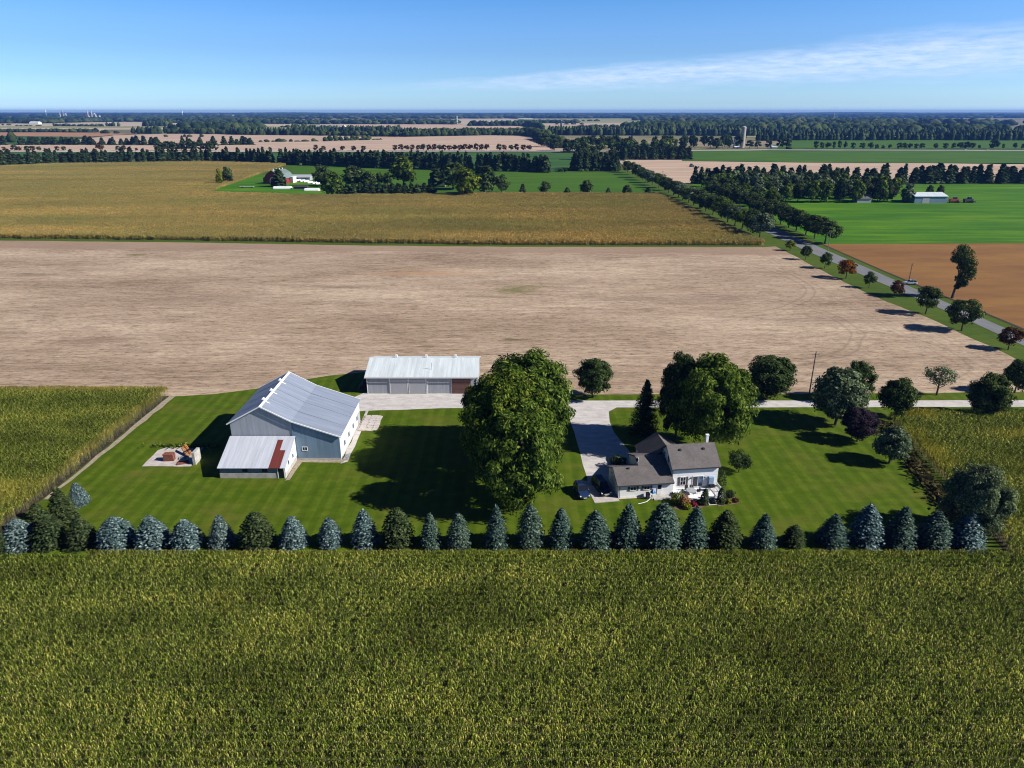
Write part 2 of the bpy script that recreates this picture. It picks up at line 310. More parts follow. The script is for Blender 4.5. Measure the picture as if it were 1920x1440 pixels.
M['lampglass']=NT('lamp glass').bsdf((.75,.78,.8),.15,0,.6)
M['redglass']=NT('red lamp').bsdf((.4,.01,.01),.2,0,.6)
M['paint_blue']=NT('dark blue car paint').bsdf((.022,.045,.13),.25,.3,.6)
M['paint_dark']=NT('dark green car paint').bsdf((.012,.02,.016),.25,.2,.6)
M['paint_silver']=NT('white car paint').bsdf((.55,.56,.58),.25,.2,.6)
M['wood_red']=plain('red brown lumber',(.20,.075,.05),.85,var=.3,scale=4)
M['wood_orange']=plain('orange timber',(.55,.24,.06),.8,var=.3,scale=4)
M['wood_pole']=plain('weathered pole',(.11,.095,.08),.9)
M['tarp_blue']=plain('blue tarp',(.04,.22,.55),.5)
M['umbrella_navy']=plain('navy fabric',(.02,.03,.07),.8)
M['barn_red']=plain('red barn boards',(.25,.028,.03),.8,var=.2)
M['green_roof']=plain('grey green metal roof',(.14,.19,.18),.6)
M['plastic_white']=plain('white plastic',(.78,.80,.80),.5,var=.04)
M['mulch']=plain('mulch bed',(.16,.10,.07),.95,var=.35,scale=5)
M['rock']=plain('flagstone',(.50,.45,.42),.9,var=.18)
M['silo']=plain('concrete silo',(.36,.34,.30),.9,var=.15,scale=.3)
M['silo_dark']=plain('dark silo',(.05,.06,.08),.7)
M['far_white']=plain('far white building',(.72,.73,.75),.7,var=.1,scale=.01)
M['far_dull']=plain('weathered pale concrete',(.42,.43,.47),.8,var=.2,scale=.01)
M['far_grey']=plain('far grey roof',(.33,.35,.38),.7,var=.1,scale=.01)
M['machine_red']=plain('red machinery',(.30,.06,.05),.6,var=.2)

# ------------------------------------------------------------------ mesh helpers
def tag(o,label=None,cat=None,group=None,kind=None):
    if label: o['label']=label
    if cat: o['category']=cat
    if group: o['group']=group
    if kind: o['kind']=kind
    return o
def empty(name,loc,rz=0,label=None,cat=None,group=None):
    o=bpy.data.objects.new(name,None); COL.objects.link(o); o.location=loc; o.rotation_euler=(0,0,rz); o.empty_display_size=.5
    return tag(o,label,cat,group)
class MB:
    def __init__(s): s.v=[]; s.f=[]; s.mi=[]; s.cm=0
    def add(s,vs,fs):
        b=len(s.v); s.v+=[tuple(v) for v in vs]
        for f in fs: s.f.append(tuple(b+i for i in f)); s.mi.append(s.cm)
    def box(s,x0,x1,y0,y1,z0,z1):
        if x0>x1:x0,x1=x1,x0
        if y0>y1:y0,y1=y1,y0
        if z0>z1:z0,z1=z1,z0
        s.add([(x0,y0,z0),(x1,y0,z0),(x1,y1,z0),(x0,y1,z0),(x0,y0,z1),(x1,y0,z1),(x1,y1,z1),(x0,y1,z1)],[(0,3,2,1),(4,5,6,7),(0,1,5,4),(1,2,6,5),(2,3,7,6),(3,0,4,7)]); return s
    def prism(s,prof,a0,a1,axis='x'):
        n=len(prof); P=[]
        for a in (a0,a1):
            for (t,z) in prof: P.append((a,t,z) if axis=='x' else (t,a,z))
        F=[tuple(range(n)),tuple(range(2*n-1,n-1,-1))]+[(i,i+n,(i+1)%n+n,(i+1)%n) for i in range(n)]
        s.add(P,F); return s
    def cyl(s,p0,p1,r0,r1=None,n=8):
        r1=r0 if r1 is None else r1
        p0=Vector(p0);p1=Vector(p1);d=(p1-p0).normalized(); u=d.orthogonal().normalized(); w=d.cross(u)
        P=[p0+(u*math.cos(2*math.pi*i/n)+w*math.sin(2*math.pi*i/n))*r0 for i in range(n)]+[p1+(u*math.cos(2*math.pi*i/n)+w*math.sin(2*math.pi*i/n))*r1 for i in range(n)]
        s.add(P,[tuple(range(n-1,-1,-1)),tuple(range(n,2*n))]+[(i,(i+1)%n,(i+1)%n+n,i+n) for i in range(n)]); return s
    def dome(s,c,r,h,n=12,m=4):
        P=[];F=[]
        for j in range(m):
            a=math.pi/2*j/m
            for i in range(n): b=2*math.pi*i/n; P.append((c[0]+r*math.cos(a)*math.cos(b),c[1]+r*math.cos(a)*math.sin(b),c[2]+h*math.sin(a)))
        P.append((c[0],c[1],c[2]+h))
        for j in range(m-1):
            for i in range(n): F.append((j*n+i,j*n+(i+1)%n,(j+1)*n+(i+1)%n,(j+1)*n+i))
        for i in range(n): F.append(((m-1)*n+i,(m-1)*n+(i+1)%n,m*n))
        s.add(P,F); return s
    def mesh(s,name,mats):
        me=bpy.data.meshes.new(name); me.from_pydata(s.v,[],s.f)
        for m in (mats if isinstance(mats,(list,tuple)) else [mats]): me.materials.append(m)
        me.polygons.foreach_set('material_index',s.mi)
        bm=bmesh.new(); bm.from_mesh(me); bmesh.ops.recalc_face_normals(bm,faces=bm.faces); bm.to_mesh(me); bm.free(); me.update()
        return me
    def build(s,name,mats,parent=None,loc=None,kind=None):
        o=bpy.data.objects.new(name,s.mesh(name,mats)); COL.objects.link(o)
        if parent: o.parent=parent
        if loc: o.location=loc
        if kind: o['kind']=kind
        return o
def npmesh(name,V,F,mats,mi=None,smooth=False):
    V=np.asarray(V,np.float32); F=np.asarray(F,np.int32); k=F.shape[1]
    me=bpy.data.meshes.new(name); me.vertices.add(len(V)); me.vertices.foreach_set('co',V.ravel())
    me.loops.add(F.size); me.loops.foreach_set('vertex_index',F.ravel())
    me.polygons.add(len(F)); me.polygons.foreach_set('loop_start',np.arange(0,F.size,k,dtype=np.int32))
    for m in (mats if isinstance(mats,(list,tuple)) else [mats]): me.materials.append(m)
    if mi is not None: me.polygons.foreach_set('material_index',np.asarray(mi,np.int32))
    me.update(calc_edges=True); me.validate()
    return me
def link(name,me,parent=None,loc=(0,0,0)):
    o=bpy.data.objects.new(name,me); COL.objects.link(o); o.location=loc
    if parent: o.parent=parent
    return o
def nrm(a): return a/np.maximum(np.linalg.norm(a,axis=1,keepdims=True),1e-9)

# ------------------------------------------------------------------ ground
def sheet(name,pts,z,mat,px=True):
    P=[(*(G(*p) if px else p),z) for p in pts]
    me=bpy.data.meshes.new(name); me.from_pydata(P,[],[tuple(range(len(P)))]); me.materials.append(mat); me.update()
    if me.polygons[0].normal.z<0: me.flip_normals()
    o=link(name,me); o['kind']='structure'; return o
def wob(pts,n=8,a=.6,seed=1):
    """subdivide a world-space outline and ripple it a little"""
    r=random.Random(seed); out=[]
    for i in range(len(pts)):
        x0,y0=pts[i]; x1,y1=pts[(i+1)%len(pts)]
        L=math.hypot(x1-x0,y1-y0); k=max(1,int(L/n))
        for j in range(k):
            t=j/k; out.append((x0+(x1-x0)*t+(r.uniform(-a,a) if j else 0),y0+(y1-y0)*t+(r.uniform(-a,a) if j else 0)))
    return out
sheet('ground',[(-32000,-400),(32000,-400),(32000,32000),(-32000,32000)],-.6,M['ground'],px=False)
sheet('grass_ground',[(-700,-60),(600,-60),(600,1130),(-950,1130)],-.02,M['grass'],px=False)
LAWN=[(-77,84),(-76.7,146.1),(-68.3,147.7),(-59.7,151),(-51.3,156.6),(-44.4,160),(-37,162.3),(-8,161),(0,152),(6,148.5),(128,148.5),(128,144),(118,136),(80,133),(74.5,129),(72.5,112),(69.5,100),(66,84)]
sheet('lawn',wob(LAWN,5,.15),.012,M['lawn'],px=False)
sheet('stubble_field',wob([(-600,356),(-258,351.5),(-160,346),(-73,337.5),(0,334),(120,333.5),(126.2,335),(126.4,324),(125.7,260),(127,231),(130,213),(131.6,176),(131.2,149.0),(60,147.6),(8,147.2),(-4,149),(-8,159),(-37,161.6),(-44.4,159.5),(-51.3,156),(-59.7,150.6),(-68.3,147.3),(-76.7,146),(-600,146)],6,.35),.016,M['stubble'],px=False)
sheet('gravel_lane',wob([(5,139.6),(24,139.7),(62,139.8),(134,140.2),(141.5,138),(141.5,146.5),(134,143.9),(64,143.6),(12,143.6),(5,143.9)],7,.12),.020,M['gravel'],px=False)
sheet('gravel_yard',wob([(-35.2,138.0),(-33,137.6),(-16,139.2),(5.2,139.4),(5.2,144),(-4,147.5),(-8,149.6),(-33,149.6),(-35.6,145.6)],4,.2),.024,M['gravel'],px=False)
sheet('gravel_driveway',wob([(11.2,141.2),(12.1,136),(13.2,108.9),(13.3,104),(17.4,104),(19.5,106.5),(22.6,117),(20.5,127),(20.3,132.2),(20.8,137.4),(23.0,139.9),(25.5,141)],4,.12),.028,M['gravel'],px=False)
sheet('dirt_edge',wob([(-77.9,101),(-77.2,101),(-76.2,145.9),(-77.6,145.9)],3,.2),.018,M['dirt'],px=False)
sheet('road',[(141.0,40),(146.9,40),(146.9,212),(146.5,330),(146.5,1130),(136.2,1130),(136.2,330),(139.2,250),(140.9,205)],.05,M['asphalt'],px=False)
sheet('green_field',[(151,342),(600,350),(1400,640),(160,648),(158,500),(154,370)],.03,M['green1'],px=False)
sheet('brown_field',[(153.2,110),(600,110),(600,349.5),(151.4,341.5),(150.4,280)],.034,M['brown'],px=False)
sheet('ditch_edge',[(152.4,110),(153.6,110),(151.0,280),(151.6,341),(150.6,341),(149.9,280)],.038,M['soil'],px=False)
sheet('pasture',[(-150,545),(-277,893),(-100,860),(0,825),(122,770),(122,556),(0,556)],.04,M['green2'],px=False)
sheet('farm_yard_grass',[(-242,566),(-150,543),(-146,545),(-150,640),(-264,752)],.06,M['green1'],px=False)
sheet('tan_field',[(150,650),(150,1000),(246,1000),(600,900),(1200,900),(700,660)],.05,M['tan'],px=False)
for nm,pts,mt in (
  ('tan_field',[(0,285),(0,271.5),(300,273),(480,272),(480,262),(560,256),(760,257),(1000,252),(1080,262),(1085,284)],'tan'),
  ('green_strip',[(-40,291.5),(-40,286),(500,286),(1075,286),(1075,300),(1060,322),(600,309),(300,302)],'green3'),
  ('green_field',[(1280,302),(1280,283),(1960,283.5),(1960,307),(1500,305)],'green2'),
  ('green_field',[(1440,279.5),(1490,262),(1960,262.5),(1960,280)],'green2'),
  ('tan_field',[(130,271),(150,262),(215,254),(330,251),(480,252),(700,255),(560,258.5),(480,264),(480,271)],'tan'),
  ('green_field',[(-40,271),(-40,255),(110,256),(160,258.5),(128,264),(60,271)],'green3'),
  ('rust_field',[(-40,254.5),(-40,248.5),(110,248.5),(260,251),(160,257)],'rust'),
  ('tan_field',[(-40,244.5),(-40,240),(480,241.5),(480,243),(200,243.5),(180,248),(120,248)],'tan2'),
  ('olive_field',[(-40,239.8),(-40,237.5),(700,239),(700,241),(480,241.2)],'olive'),
  ('tan_field',[(-40,237.2),(-40,233),(60,229),(560,229),(560,237.5)],'tan2'),
  ('olive_field',[(515,250),(515,234),(620,234),(620,246),(1100,246),(1140,251),(760,254)],'olive'),
  ('tan_field',[(600,238),(600,232),(860,233.5),(990,237),(985,244),(900,245)],'tan'),
  ('tan_field',[(800,231),(860,222),(950,222),(1010,228),(1010,236),(880,234)],'tan2'),
  ('olive_field',[(1000,239),(980,223),(1120,222.5),(1360,224),(1400,236),(1400,252.5),(1040,252.5)],'olive'),
  ('tan_field',[(1010,236),(1000,232),(1180,230),(1200,236)],'tan'),
  ('olive_field',[(1400,258),(1400,250.5),(1960,250.5),(1960,261)],'olive'),
  ):
    k=0
    Y=min(G(*p)[1] for p in pts if p[1]>211)
    sheet(nm,pts,.08+.02*len(bpy.data.objects)%.5+Y*3e-5,M[mt])
sheet('far_road',[(-60,286.3),(-60,285.2),(1180,283.6),(1440,281.3),(1980,282.3),(1980,283.4),(1440,282.5),(1180,284.8)],.9,M['road_far'])
sheet('farm_track',[(1190,246),(930,247.5),(1190,245)] if False else [(1160,302.5),(1300,310),(1238,329),(1250,334),(1180,320)],.12,M['tan'])

# wooded hills on the horizon
def hills():
    V=[];F=[];n=200
    for k,(D,hh) in enumerate(((13500,14),(15500,64),(19000,50))):
        for i in range(n):
            x=-20000+40000*i/(n-1)
            t=i/n
            h=hh*(.55+.28*math.sin(t*19+k)+.17*math.sin(t*47+2*k)+.25*math.sin(t*7.3+1))
            h=max(h,hh*.72) if k else h; h*=1+.22*abs(x)/20000
            V.append((x,D+400*math.sin(t*13+k),min(92,max(2,h))))
    for k in range(2):
        for i in range(n-1): F.append((k*n+i,k*n+i+1,(k+1)*n+i+1,(k+1)*n+i))
    base=len(V)
    for i in range(n): V.append((V[i][0],V[i][1]-500,-1))
    for i in range(n-1): F.append((base+i,base+i+1,i+1,i))
    o=link('hills',npmesh('hills',V,F,M['hill'])); o['kind']='structure'
hills()

# haze
b=MB().box(-20500,20500,-350,20500,-2,101)
n=NT('haze air'); pv=n.n('VolumePrincipled'); pv.inputs['Color'].default_value=(.12,.30,.82,1); pv.inputs['Density'].default_value=5.5e-5; pv.inputs['Anisotropy'].default_value=.1
n.l(pv.outputs[0],n.out.inputs['Volume'])
hz=b.build('haze',n.m,kind='stuff')

# ------------------------------------------------------------------ vegetation prototypes
def leaf_quads(P,Nn,size,asp=1.7,up=.8,r=rng):
    """one bent leaf clump (quad) per point, facing roughly Nn"""
    n=len(P); nn=nrm(Nn+r.normal(0,.45,(n,3)))
    a=np.tile([[0,0,up]],(n,1))+r.normal(0,.6,(n,3)); a=nrm(a-nn*np.sum(a*nn,1,keepdims=True)); b=np.cross(nn,a)
    s=(size*r.uniform(.6,1.35,(n,1)))
    V=np.stack([P-a*s*asp*.5,P+b*s*.5-a*s*.1,P+a*s*asp*.6,P-b*s*.5-a*s*.1],1).reshape(-1,3)
    F=np.arange(n*4).reshape(n,4); return V,F
def broad_crown(seed,Rr,Hc,z0,nl,npl,leaf,fill=.25,flat=1.,spiky=.0,shape='round',lrs=(.20,.38)):
    r=np.random.default_rng(seed)
    d=nrm(r.normal(0,1,(nl,3))); d[:,2]=np.where(d[:,2]<-.85,-d[:,2],d[:,2])
    rad=r.uniform(.52,.84,(nl,1))
    C=d*rad*np.array([[Rr,Rr,Hc/2]]); 
    zc=z0+Hc/2
    if shape=='vase':
        t=np.clip((C[:,2]+Hc/2)/Hc,0,1); C[:,:2]*=(.35+.9*t)[:,None]
    if shape=='egg':
        t=np.clip((C[:,2]+Hc/2)/Hc,0,1); C[:,:2]*=(1.12-.42*t)[:,None]
    C[:,2]+=zc
    lr=r.uniform(lrs[0],lrs[1],nl)*Rr
    idx=np.repeat(np.arange(nl),npl); n=len(idx)
    dd=nrm(r.normal(0,1,(n,3))); dd[:,2]=np.where(r.random(n)<.45,np.abs(dd[:,2]),dd[:,2])
    q=r.uniform(.0,1,(n,1))**.35
    P=C[idx]+dd*lr[idx][:,None]*q*np.array([[1,1,.8*flat]])
    # gravity: drop leaves buried deep inside
    e=(P-np.array([[0,0,zc]]))/np.array([[Rr,Rr,Hc/2]]); el=np.linalg.norm(e,axis=1)
    keep=(el>.55)|(r.random(n)<fill)
    P=P[keep]; dd=dd[keep]; e=nrm(e[keep])
    V,F=leaf_quads(P,dd*.6+e*.7+np.array([[0,0,.25]]),leaf,1.7+spiky,.8,r)
    return V,F
def trunk_arr(seed,h,r0,Rr,limbs=6,z1=.75,lean=0.):
    r=random.Random(seed); b=MB()
    pts=[(0,0,-.25),(lean*.1,r.uniform(-.1,.1),h*.2),(lean*.4+r.uniform(-.15,.15),r.uniform(-.1,.1),h*.45),(lean,r.uniform(-.2,.2),h*z1)]
    rr=[r0*1.25,r0,r0*.72,r0*.3]
    for i in range(3): b.cyl(pts[i],pts[i+1],rr[i],rr[i+1],8)
    for i in range(limbs):
        a=2*math.pi*i/limbs+r.uniform(-.3,.3); t=r.uniform(.22,.5)*h
        base=(lean*.3,0,t); e=(lean*.5+math.cos(a)*Rr*.62,math.sin(a)*Rr*.62,t+r.uniform(.18,.36)*h)
        mid=tuple((base[k]+e[k])/2+(0,0,.06*h)[k] for k in range(3))
        b.cyl(base,mid,r0*.42,r0*.26,5); b.cyl(mid,e,r0*.26,r0*.08,5)
    return b
PROTO={}
def proto_broad(key,seed,h,Rr,z0f,nl,npl,leaf,tr,mat='leaf_dark',limbs=6,**k):
    V,F=broad_crown(seed,Rr,h*(1-z0f),h*z0f,nl,npl,leaf,**k)
    cm=npmesh('crown',V,F,M[mat]); tm=trunk_arr(seed,h,tr,Rr,limbs).mesh('trunk',M['bark'])
    PROTO[key]=(tm,cm,h,Rr)
for i in range(3): proto_broad('big%d'%i,11+i,19,8.6,.0,150,300,.28,.42,'maple',limbs=9,fill=.4,spiky=.6,lrs=(.13,.27))
for i in range(3): proto_broad('mid%d'%i,31+i,11,4.8,.03,95,170,.26,.2,'leaf_dark',spiky=.2,lrs=(.16,.32),fill=.5,shape='egg' if i!=1 else 'round')
for i in range(4): proto_broad('ave%d'%i,51+i,9,3.9,.09,46,85,.34,.17,'leaf_dark')
proto_broad('vase',71,8.5,4.2,.22,50,60,.24,.2,'leaf_dark',limbs=9,fill=.1,shape='vase')
proto_broad('small',72,4,2.1,.14,40,90,.18,.08,'leaf_dark')
for i in range(4): proto_broad('farb%d'%i,81+i,14,6,.0,46,30,.9,.3,'far_leaf',fill=.8,shape='egg')
for i in range(3): proto_broad('row%d'%i,91+i,10,4.3,.06,24,14,1.25,.22,'far_leaf',limbs=4,fill=.9)

def spruce_mesh(seed,H,Rb,mat,dens=1.0,q=5,bulge=1.5):
    r=np.random.default_rng(seed); Ps=[];Ns=[];As=[];Sz=[]
    z=.15; dz=.38
    while z<H-.1:
        t=z/H; rad=Rb*(1-t**bulge)**.85*(.93 if t>.12 else .82+t)+.08
        nb=max(5,int(2*math.pi*rad/.25*dens)); a0=r.uniform(0,6.28)
        for i in range(nb):
            a=a0+2*math.pi*i/nb+r.normal(0,.06); L=rad*r.uniform(.80,1.10); zz=z+r.normal(0,.045)+.10*math.sin(a*3+z*5)
            u=np.array([math.cos(a),math.sin(a),0]); w=np.array([-u[1],u[0],0])
            for k in range(q):
                s=L*(1-.16*k)+r.normal(0,.03)
                if s<.05: continue
                lat=r.normal(0,.16)*(1 if k else .3)
                p=u*s+w*lat; drop=-.10*s+(.09 if k==0 else 0)
                Ps.append((p[0],p[1],zz+drop)); As.append(u*1.0+w*lat*1.4+np.array([0,0,.25 if k==0 else -.12])); Ns.append((u[0]*.35,u[1]*.35,1.)); Sz.append(.23 if k else .21)
        z+=dz*(.75+.5*(1-t))
    P=np.array(Ps);n=len(P);nn=nrm(np.array(Ns)+r.normal(0,.25,(n,3)));a=np.array(As);a=nrm(a-nn*np.sum(a*nn,1,keepdims=True));b=np.cross(nn,a);s=np.array(Sz)[:,None]*r.uniform(.8,1.3,(n,1))
    V=np.stack([P-a*s*.7,P+b*s*.62,P+a*s*.75,P-b*s*.62],1).reshape(-1,3); F=np.arange(n*4).reshape(n,4)
    # leader and inner twigs
    m=int(180); zt=r.uniform(.1,.95,m)*H; rr=Rb*(1-(zt/H)**bulge)*.45*np.sqrt(r.random(m)); aa=r.uniform(0,6.28,m)
    V2,F2=leaf_quads(np.stack([rr*np.cos(aa),rr*np.sin(aa),zt],1),np.stack([np.cos(aa),np.sin(aa),np.zeros(m)],1),.6,1.5,.9,r)
    V=np.concatenate([V,V2]); F=np.concatenate([F,F2+n*4])
    return npmesh('crown',V,F,M[mat])
for i,(bl) in enumerate((1.6,2.1,1.45,2.7)):
    cm=spruce_mesh(201+i,6.5,2.2,'spruce_blue',1.0,5,bl)
    PROTO['spr%d'%i]=(MB().cyl((0,0,-.2),(0,0,5.9),.13,.03,6).mesh('trunk',M['bark']),cm,6.5,2.2)
cm=spruce_mesh(215,11,3.1,'spruce_dark',.8,5,1.25); PROTO['sprbig']=(MB().cyl((0,0,-.2),(0,0,10),.22,.04,6).mesh('trunk',M['bark']),cm,11,3.1)
def pine_far(seed,H,Rb,single=True):
    r=np.random.default_rng(seed); n=170; t=r.random(n)**.8*.97+.03
    rad=Rb*(1-t**1.35)*np.sqrt(r.uniform(.35,1,n))+.15; a=r.uniform(0,6.28,n)
    P=np.stack([rad*np.cos(a),rad*np.sin(a),t*H],1)
    V,F=leaf_quads(P,np.stack([np.cos(a),np.sin(a),np.full(n,.7)],1),1.5*Rb/3.2,1.4,.2,r)
    m=n*4; k=9; ring=[]; VV=[];FF=[]
    lv=[(.04,1.0),(.3,.82),(.32,.95),(.55,.55),(.57,.66),(.8,.25),(.82,.32),(1.,.0)]
    for z,rr in lv:
        for i in range(k): VV.append((Rb*rr*.8*math.cos(i*6.283/k+z*3)*(1+.15*r.normal()),Rb*rr*.8*math.sin(i*6.283/k+z*3),z*H))
    for j in range(len(lv)-1):
        for i in range(k): FF.append((j*k+i,j*k+(i+1)%k,(j+1)*k+(i+1)%k,(j+1)*k+i))
    nt=len(FF); base=m+len(VV)
    tv=[(.2*c,.2*s,z) for z in (-.3,H*.5) for c,s in ((1,1),(-1,1),(-1,-1),(1,-1))]; tf=[(base+i,base+(i+1)%4,base+(i+1)%4+4,base+i+4) for i in range(4)]
    V=np.concatenate([V,np.array(VV),np.array(tv)]); F=np.concatenate([F,np.array(FF)+m,np.array(tf)])
    return npmesh('pine_tree',V,F,[M['pine_far'],M['bark']],mi=[0]*(n+nt)+[1]*4)
for i in range(5): PROTO['pf%d'%i]=(None,pine_far(301+i,15,(3.3,2.8,3.9,3.0,4.2)[i]),15,3.5)
def joined(key,src):
    tm,cm,h,Rr=PROTO[src]
    nv=len(cm.vertices); V=np.empty(nv*3,np.float32); cm.vertices.foreach_get('co',V); V=V.reshape(-1,3)
    F=np.arange(nv).reshape(-1,4)
    b=MB().cyl((0,0,-.3),(0,0,h*.5),.28,.2,4)
    TV=np.array(b.v); TF=np.array([f for f in b.f if len(f)==4])+nv
    me=npmesh('tree',np.concatenate([V,TV]),np.concatenate([F,TF]),[M['far_leaf'],M['bark']],mi=[0]*len(F)+[1]*len(TF)); PROTO[key]=(None,me,h,Rr)
for i in range(3): joined('jr%d'%i,'row%d'%i)

def plant(name,proto,x,y,h,r,label,cat='tree',group=None,mat=None,rz=None,z=0,trunkmat=None):
    tm,cm,h0,r0=PROTO[proto]; rz=rnd.uniform(0,6.28) if rz is None else rz
    if tm is None:
        o=link(name,cm,loc=(x,y,z)); o.scale=(r/r0,r/r0,h/h0); o.rotation_euler=(0,0,rz); tag(o,label,cat,group); co=o
    else:
        o=empty(name,(x,y,z),rz,label,cat,group); o.scale=(r/r0,r/r0,h/h0)
        t=link('trunk',tm,o); co=link('crown',cm,o)
        if trunkmat: t.material_slots[0].link='OBJECT'; t.material_slots[0].material=M[trunkmat]
    if mat: co.material_slots[0].link='OBJECT'; co.material_slots[0].material=M[mat]
    return o
def pxtree(name,proto,px,base,top,w,label,cat='tree',group=None,mat=None,**k):
    x,y=G(px,base); return plant(name,proto,x,y,topz(px,top,y),w/2/ppm(y),label,cat,group,mat,**k)
def ordw(n):
    return ORD[n-1] if n<=40 else ORD[n//10*10-1].replace('ieth','y')+'-'+ORD[n%10-1] if n%10 else ORD[n-1]
ORD='first second third fourth fifth sixth seventh eighth ninth tenth eleventh twelfth thirteenth fourteenth fifteenth sixteenth seventeenth eighteenth nineteenth twentieth twenty-first twenty-second twenty-third twenty-fourth twenty-fifth twenty-sixth twenty-seventh twenty-eighth twenty-ninth thirtieth thirty-first thirty-second thirty-third thirty-fourth thirty-fifth thirty-sixth thirty-seventh thirty-eighth thirty-ninth fortieth'.split()
for _t in ('forty','fifty','sixty','seventy'):
    ORD+=[_t+'-'+q for q in ORD[:9]]+[{'forty':'fiftieth','fifty':'sixtieth','sixty':'seventieth','seventy':'eightieth'}[_t]]

# ---- front row of spruces
SPR=[(40,973,66,'b'),(97,966,60,'d'),(157,968,58,'d'),(222,970,62,'b'),(289,968,66,'b'),(352,975,56,'b'),(418,966,48,'b'),(485,960,60,'d'),(552,968,52,'b'),(621,971,44,'b'),(685,955,52,'b'),(747,952,56,'d'),(808,962,40,'t'),(861,962,44,'t'),(931,948,46,'t'),(994,946,48,'t'),(1051,952,48,'t'),(1115,958,58,'t'),(1175,946,58,'t'),(1240,943,64,'t'),(1300,950,54,'t'),(1358,957,58,'d'),(1428,964,50,'t'),(1487,985,38,'d'),(1558,965,56,'t'),(1620,946,58,'b'),(1684,951,60,'t'),(1746,958,54,'t'),(1808,962,62,'b')]
cols={'b':('spruce_blue','Pale blue spruce'),'d':('spruce_dark','Dark green spruce'),'t':('spruce_teal','Grey green spruce')}
where={5:'in front of the concrete slab corner',6:'in front of the barn shadow',8:'in front of the low shed doorway',19:'in front of the sliding door and shrubs',23:'the smallest of the whole row'}
for i,(px,top,w,c) in enumerate(SPR):
    y=88.0+rnd.uniform(-.4,.4); x=(px-960)/1307.*(y*_c+60*_s); h=topz(px,top,y); r=w/2/ppm(y)*1.12
    wd='broad' if w>57 else ('narrow' if w<47 else 'bushy')
    ht='tall' if h>6.6 else ('short' if h<5.5 else 'middling')
    plant('spruce_tree','spr%d'%(i%4),x,y,h,r,'%s, %s and %s, %s from left in the row along the front cornfield'%(cols[c][1],ht,wd,ORD[i]),'spruce','spruces in the row between lawn and front cornfield',cols[c][0])
for px,base,top,w,c,lab in ((150,945,905,40,'b','Small rounded pale blue spruce, last up the left lawn corner'),(121,978,914,58,'d','Dark spreading spruce beside the left cornfield, second from the lawn corner tip'),(80,1002,944,60,'d','Dark spruce half hidden behind the front row at the left lawn corner'),(6,1036,1000,40,'d','Dark spruce cut by the left picture edge beside a pale blue one')):
    pxtree('spruce_tree','spr%d'%(w%4),px,base,top,w,lab,'spruce','spruces at the left lawn corner',cols[c][0])

# ---- yard trees
pxtree('maple_tree','big0',972,955,752,178,'Largest front maple of the clump in the middle lawn','tree','big maples in the middle lawn','maple')
pxtree('maple_tree','big1',949,886,690,182,'Yellow tinged maple in the middle of the clump beside the drive shed','tree','big maples in the middle lawn','maple_top')
pxtree('maple_tree','big2',985,850,648,190,'Rear maple of the clump, nearest the stubble field','tree','big maples in the middle lawn','maple')
plant('maple_tree','big1',-5.2,122.5,13.5,5.0,'Smaller left maple of the clump leaning over the drive shed corner','tree','big maples in the middle lawn','leaf_dark')
pxtree('maple_tree','big2',1328,846,658,168,'Huge leafy maple directly behind the white farmhouse','tree',None,'maple')
pxtree('maple_tree','big0',1266,826,656,84,'Dark tree between the conifer and the huge maple behind the house','tree',None,'leaf_dark')
pxtree('spruce_tree','sprbig',1207,812,711,66,'Tall dark spruce beside the driveway behind the house','spruce',None,'spruce_dark')
NEAR=[('shade_tree','mid0',1111,746,663,80,'leaf_dark','Lone dark round tree behind the lane right of the maple clump'),
('shade_tree','mid1',1437,749,663,98,'leaf_dark','Wide dark tree behind the lane left of the utility pole'),
('shade_tree','mid2',1566,797,682,112,'leaf_grey','Large dense tree covering the lane right of the utility pole'),
('shade_tree','mid1',1602,752,674,64,'leaf_dark','Tree behind the lane, mostly hidden by the large dense one'),
('shade_tree','mid0',1677,786,703,76,'leaf_dark','Domed dark tree in front of the lane at the lawn corner'),
('shade_tree','vase',1756,741,687,68,'leaf_grey','Thin vase shaped tree with visible limbs behind the lane'),
('shade_tree','mid2',1845,784,697,88,'leaf_dark','Heavy dark tree in front of the lane beside the right cornfield'),
('shade_tree','mid0',1902,737,668,58,'leaf_dark','Dark tree behind the lane cut by the right picture edge'),
('plum_tree','mid1',1607,828,764,68,'leaf_purple','Purple leaved tree on the right lawn edge'),
('shade_tree','mid2',1667,868,797,74,'leaf_grey','Grey green bushy tree against the yellow patch of right corn'),
('shade_tree','big1',1815,1003,870,128,'leaf_grey','Great silvery tree at the right end of the spruce row'),
('shade_tree','small',1384,886,846,46,'leaf_dark','Small round tree alone on the lawn right of the house')]
for nm,pr,px,base,top,w,mt,lab in NEAR: pxtree(nm,pr,px,base,top,w,lab,'tree',None,mt)
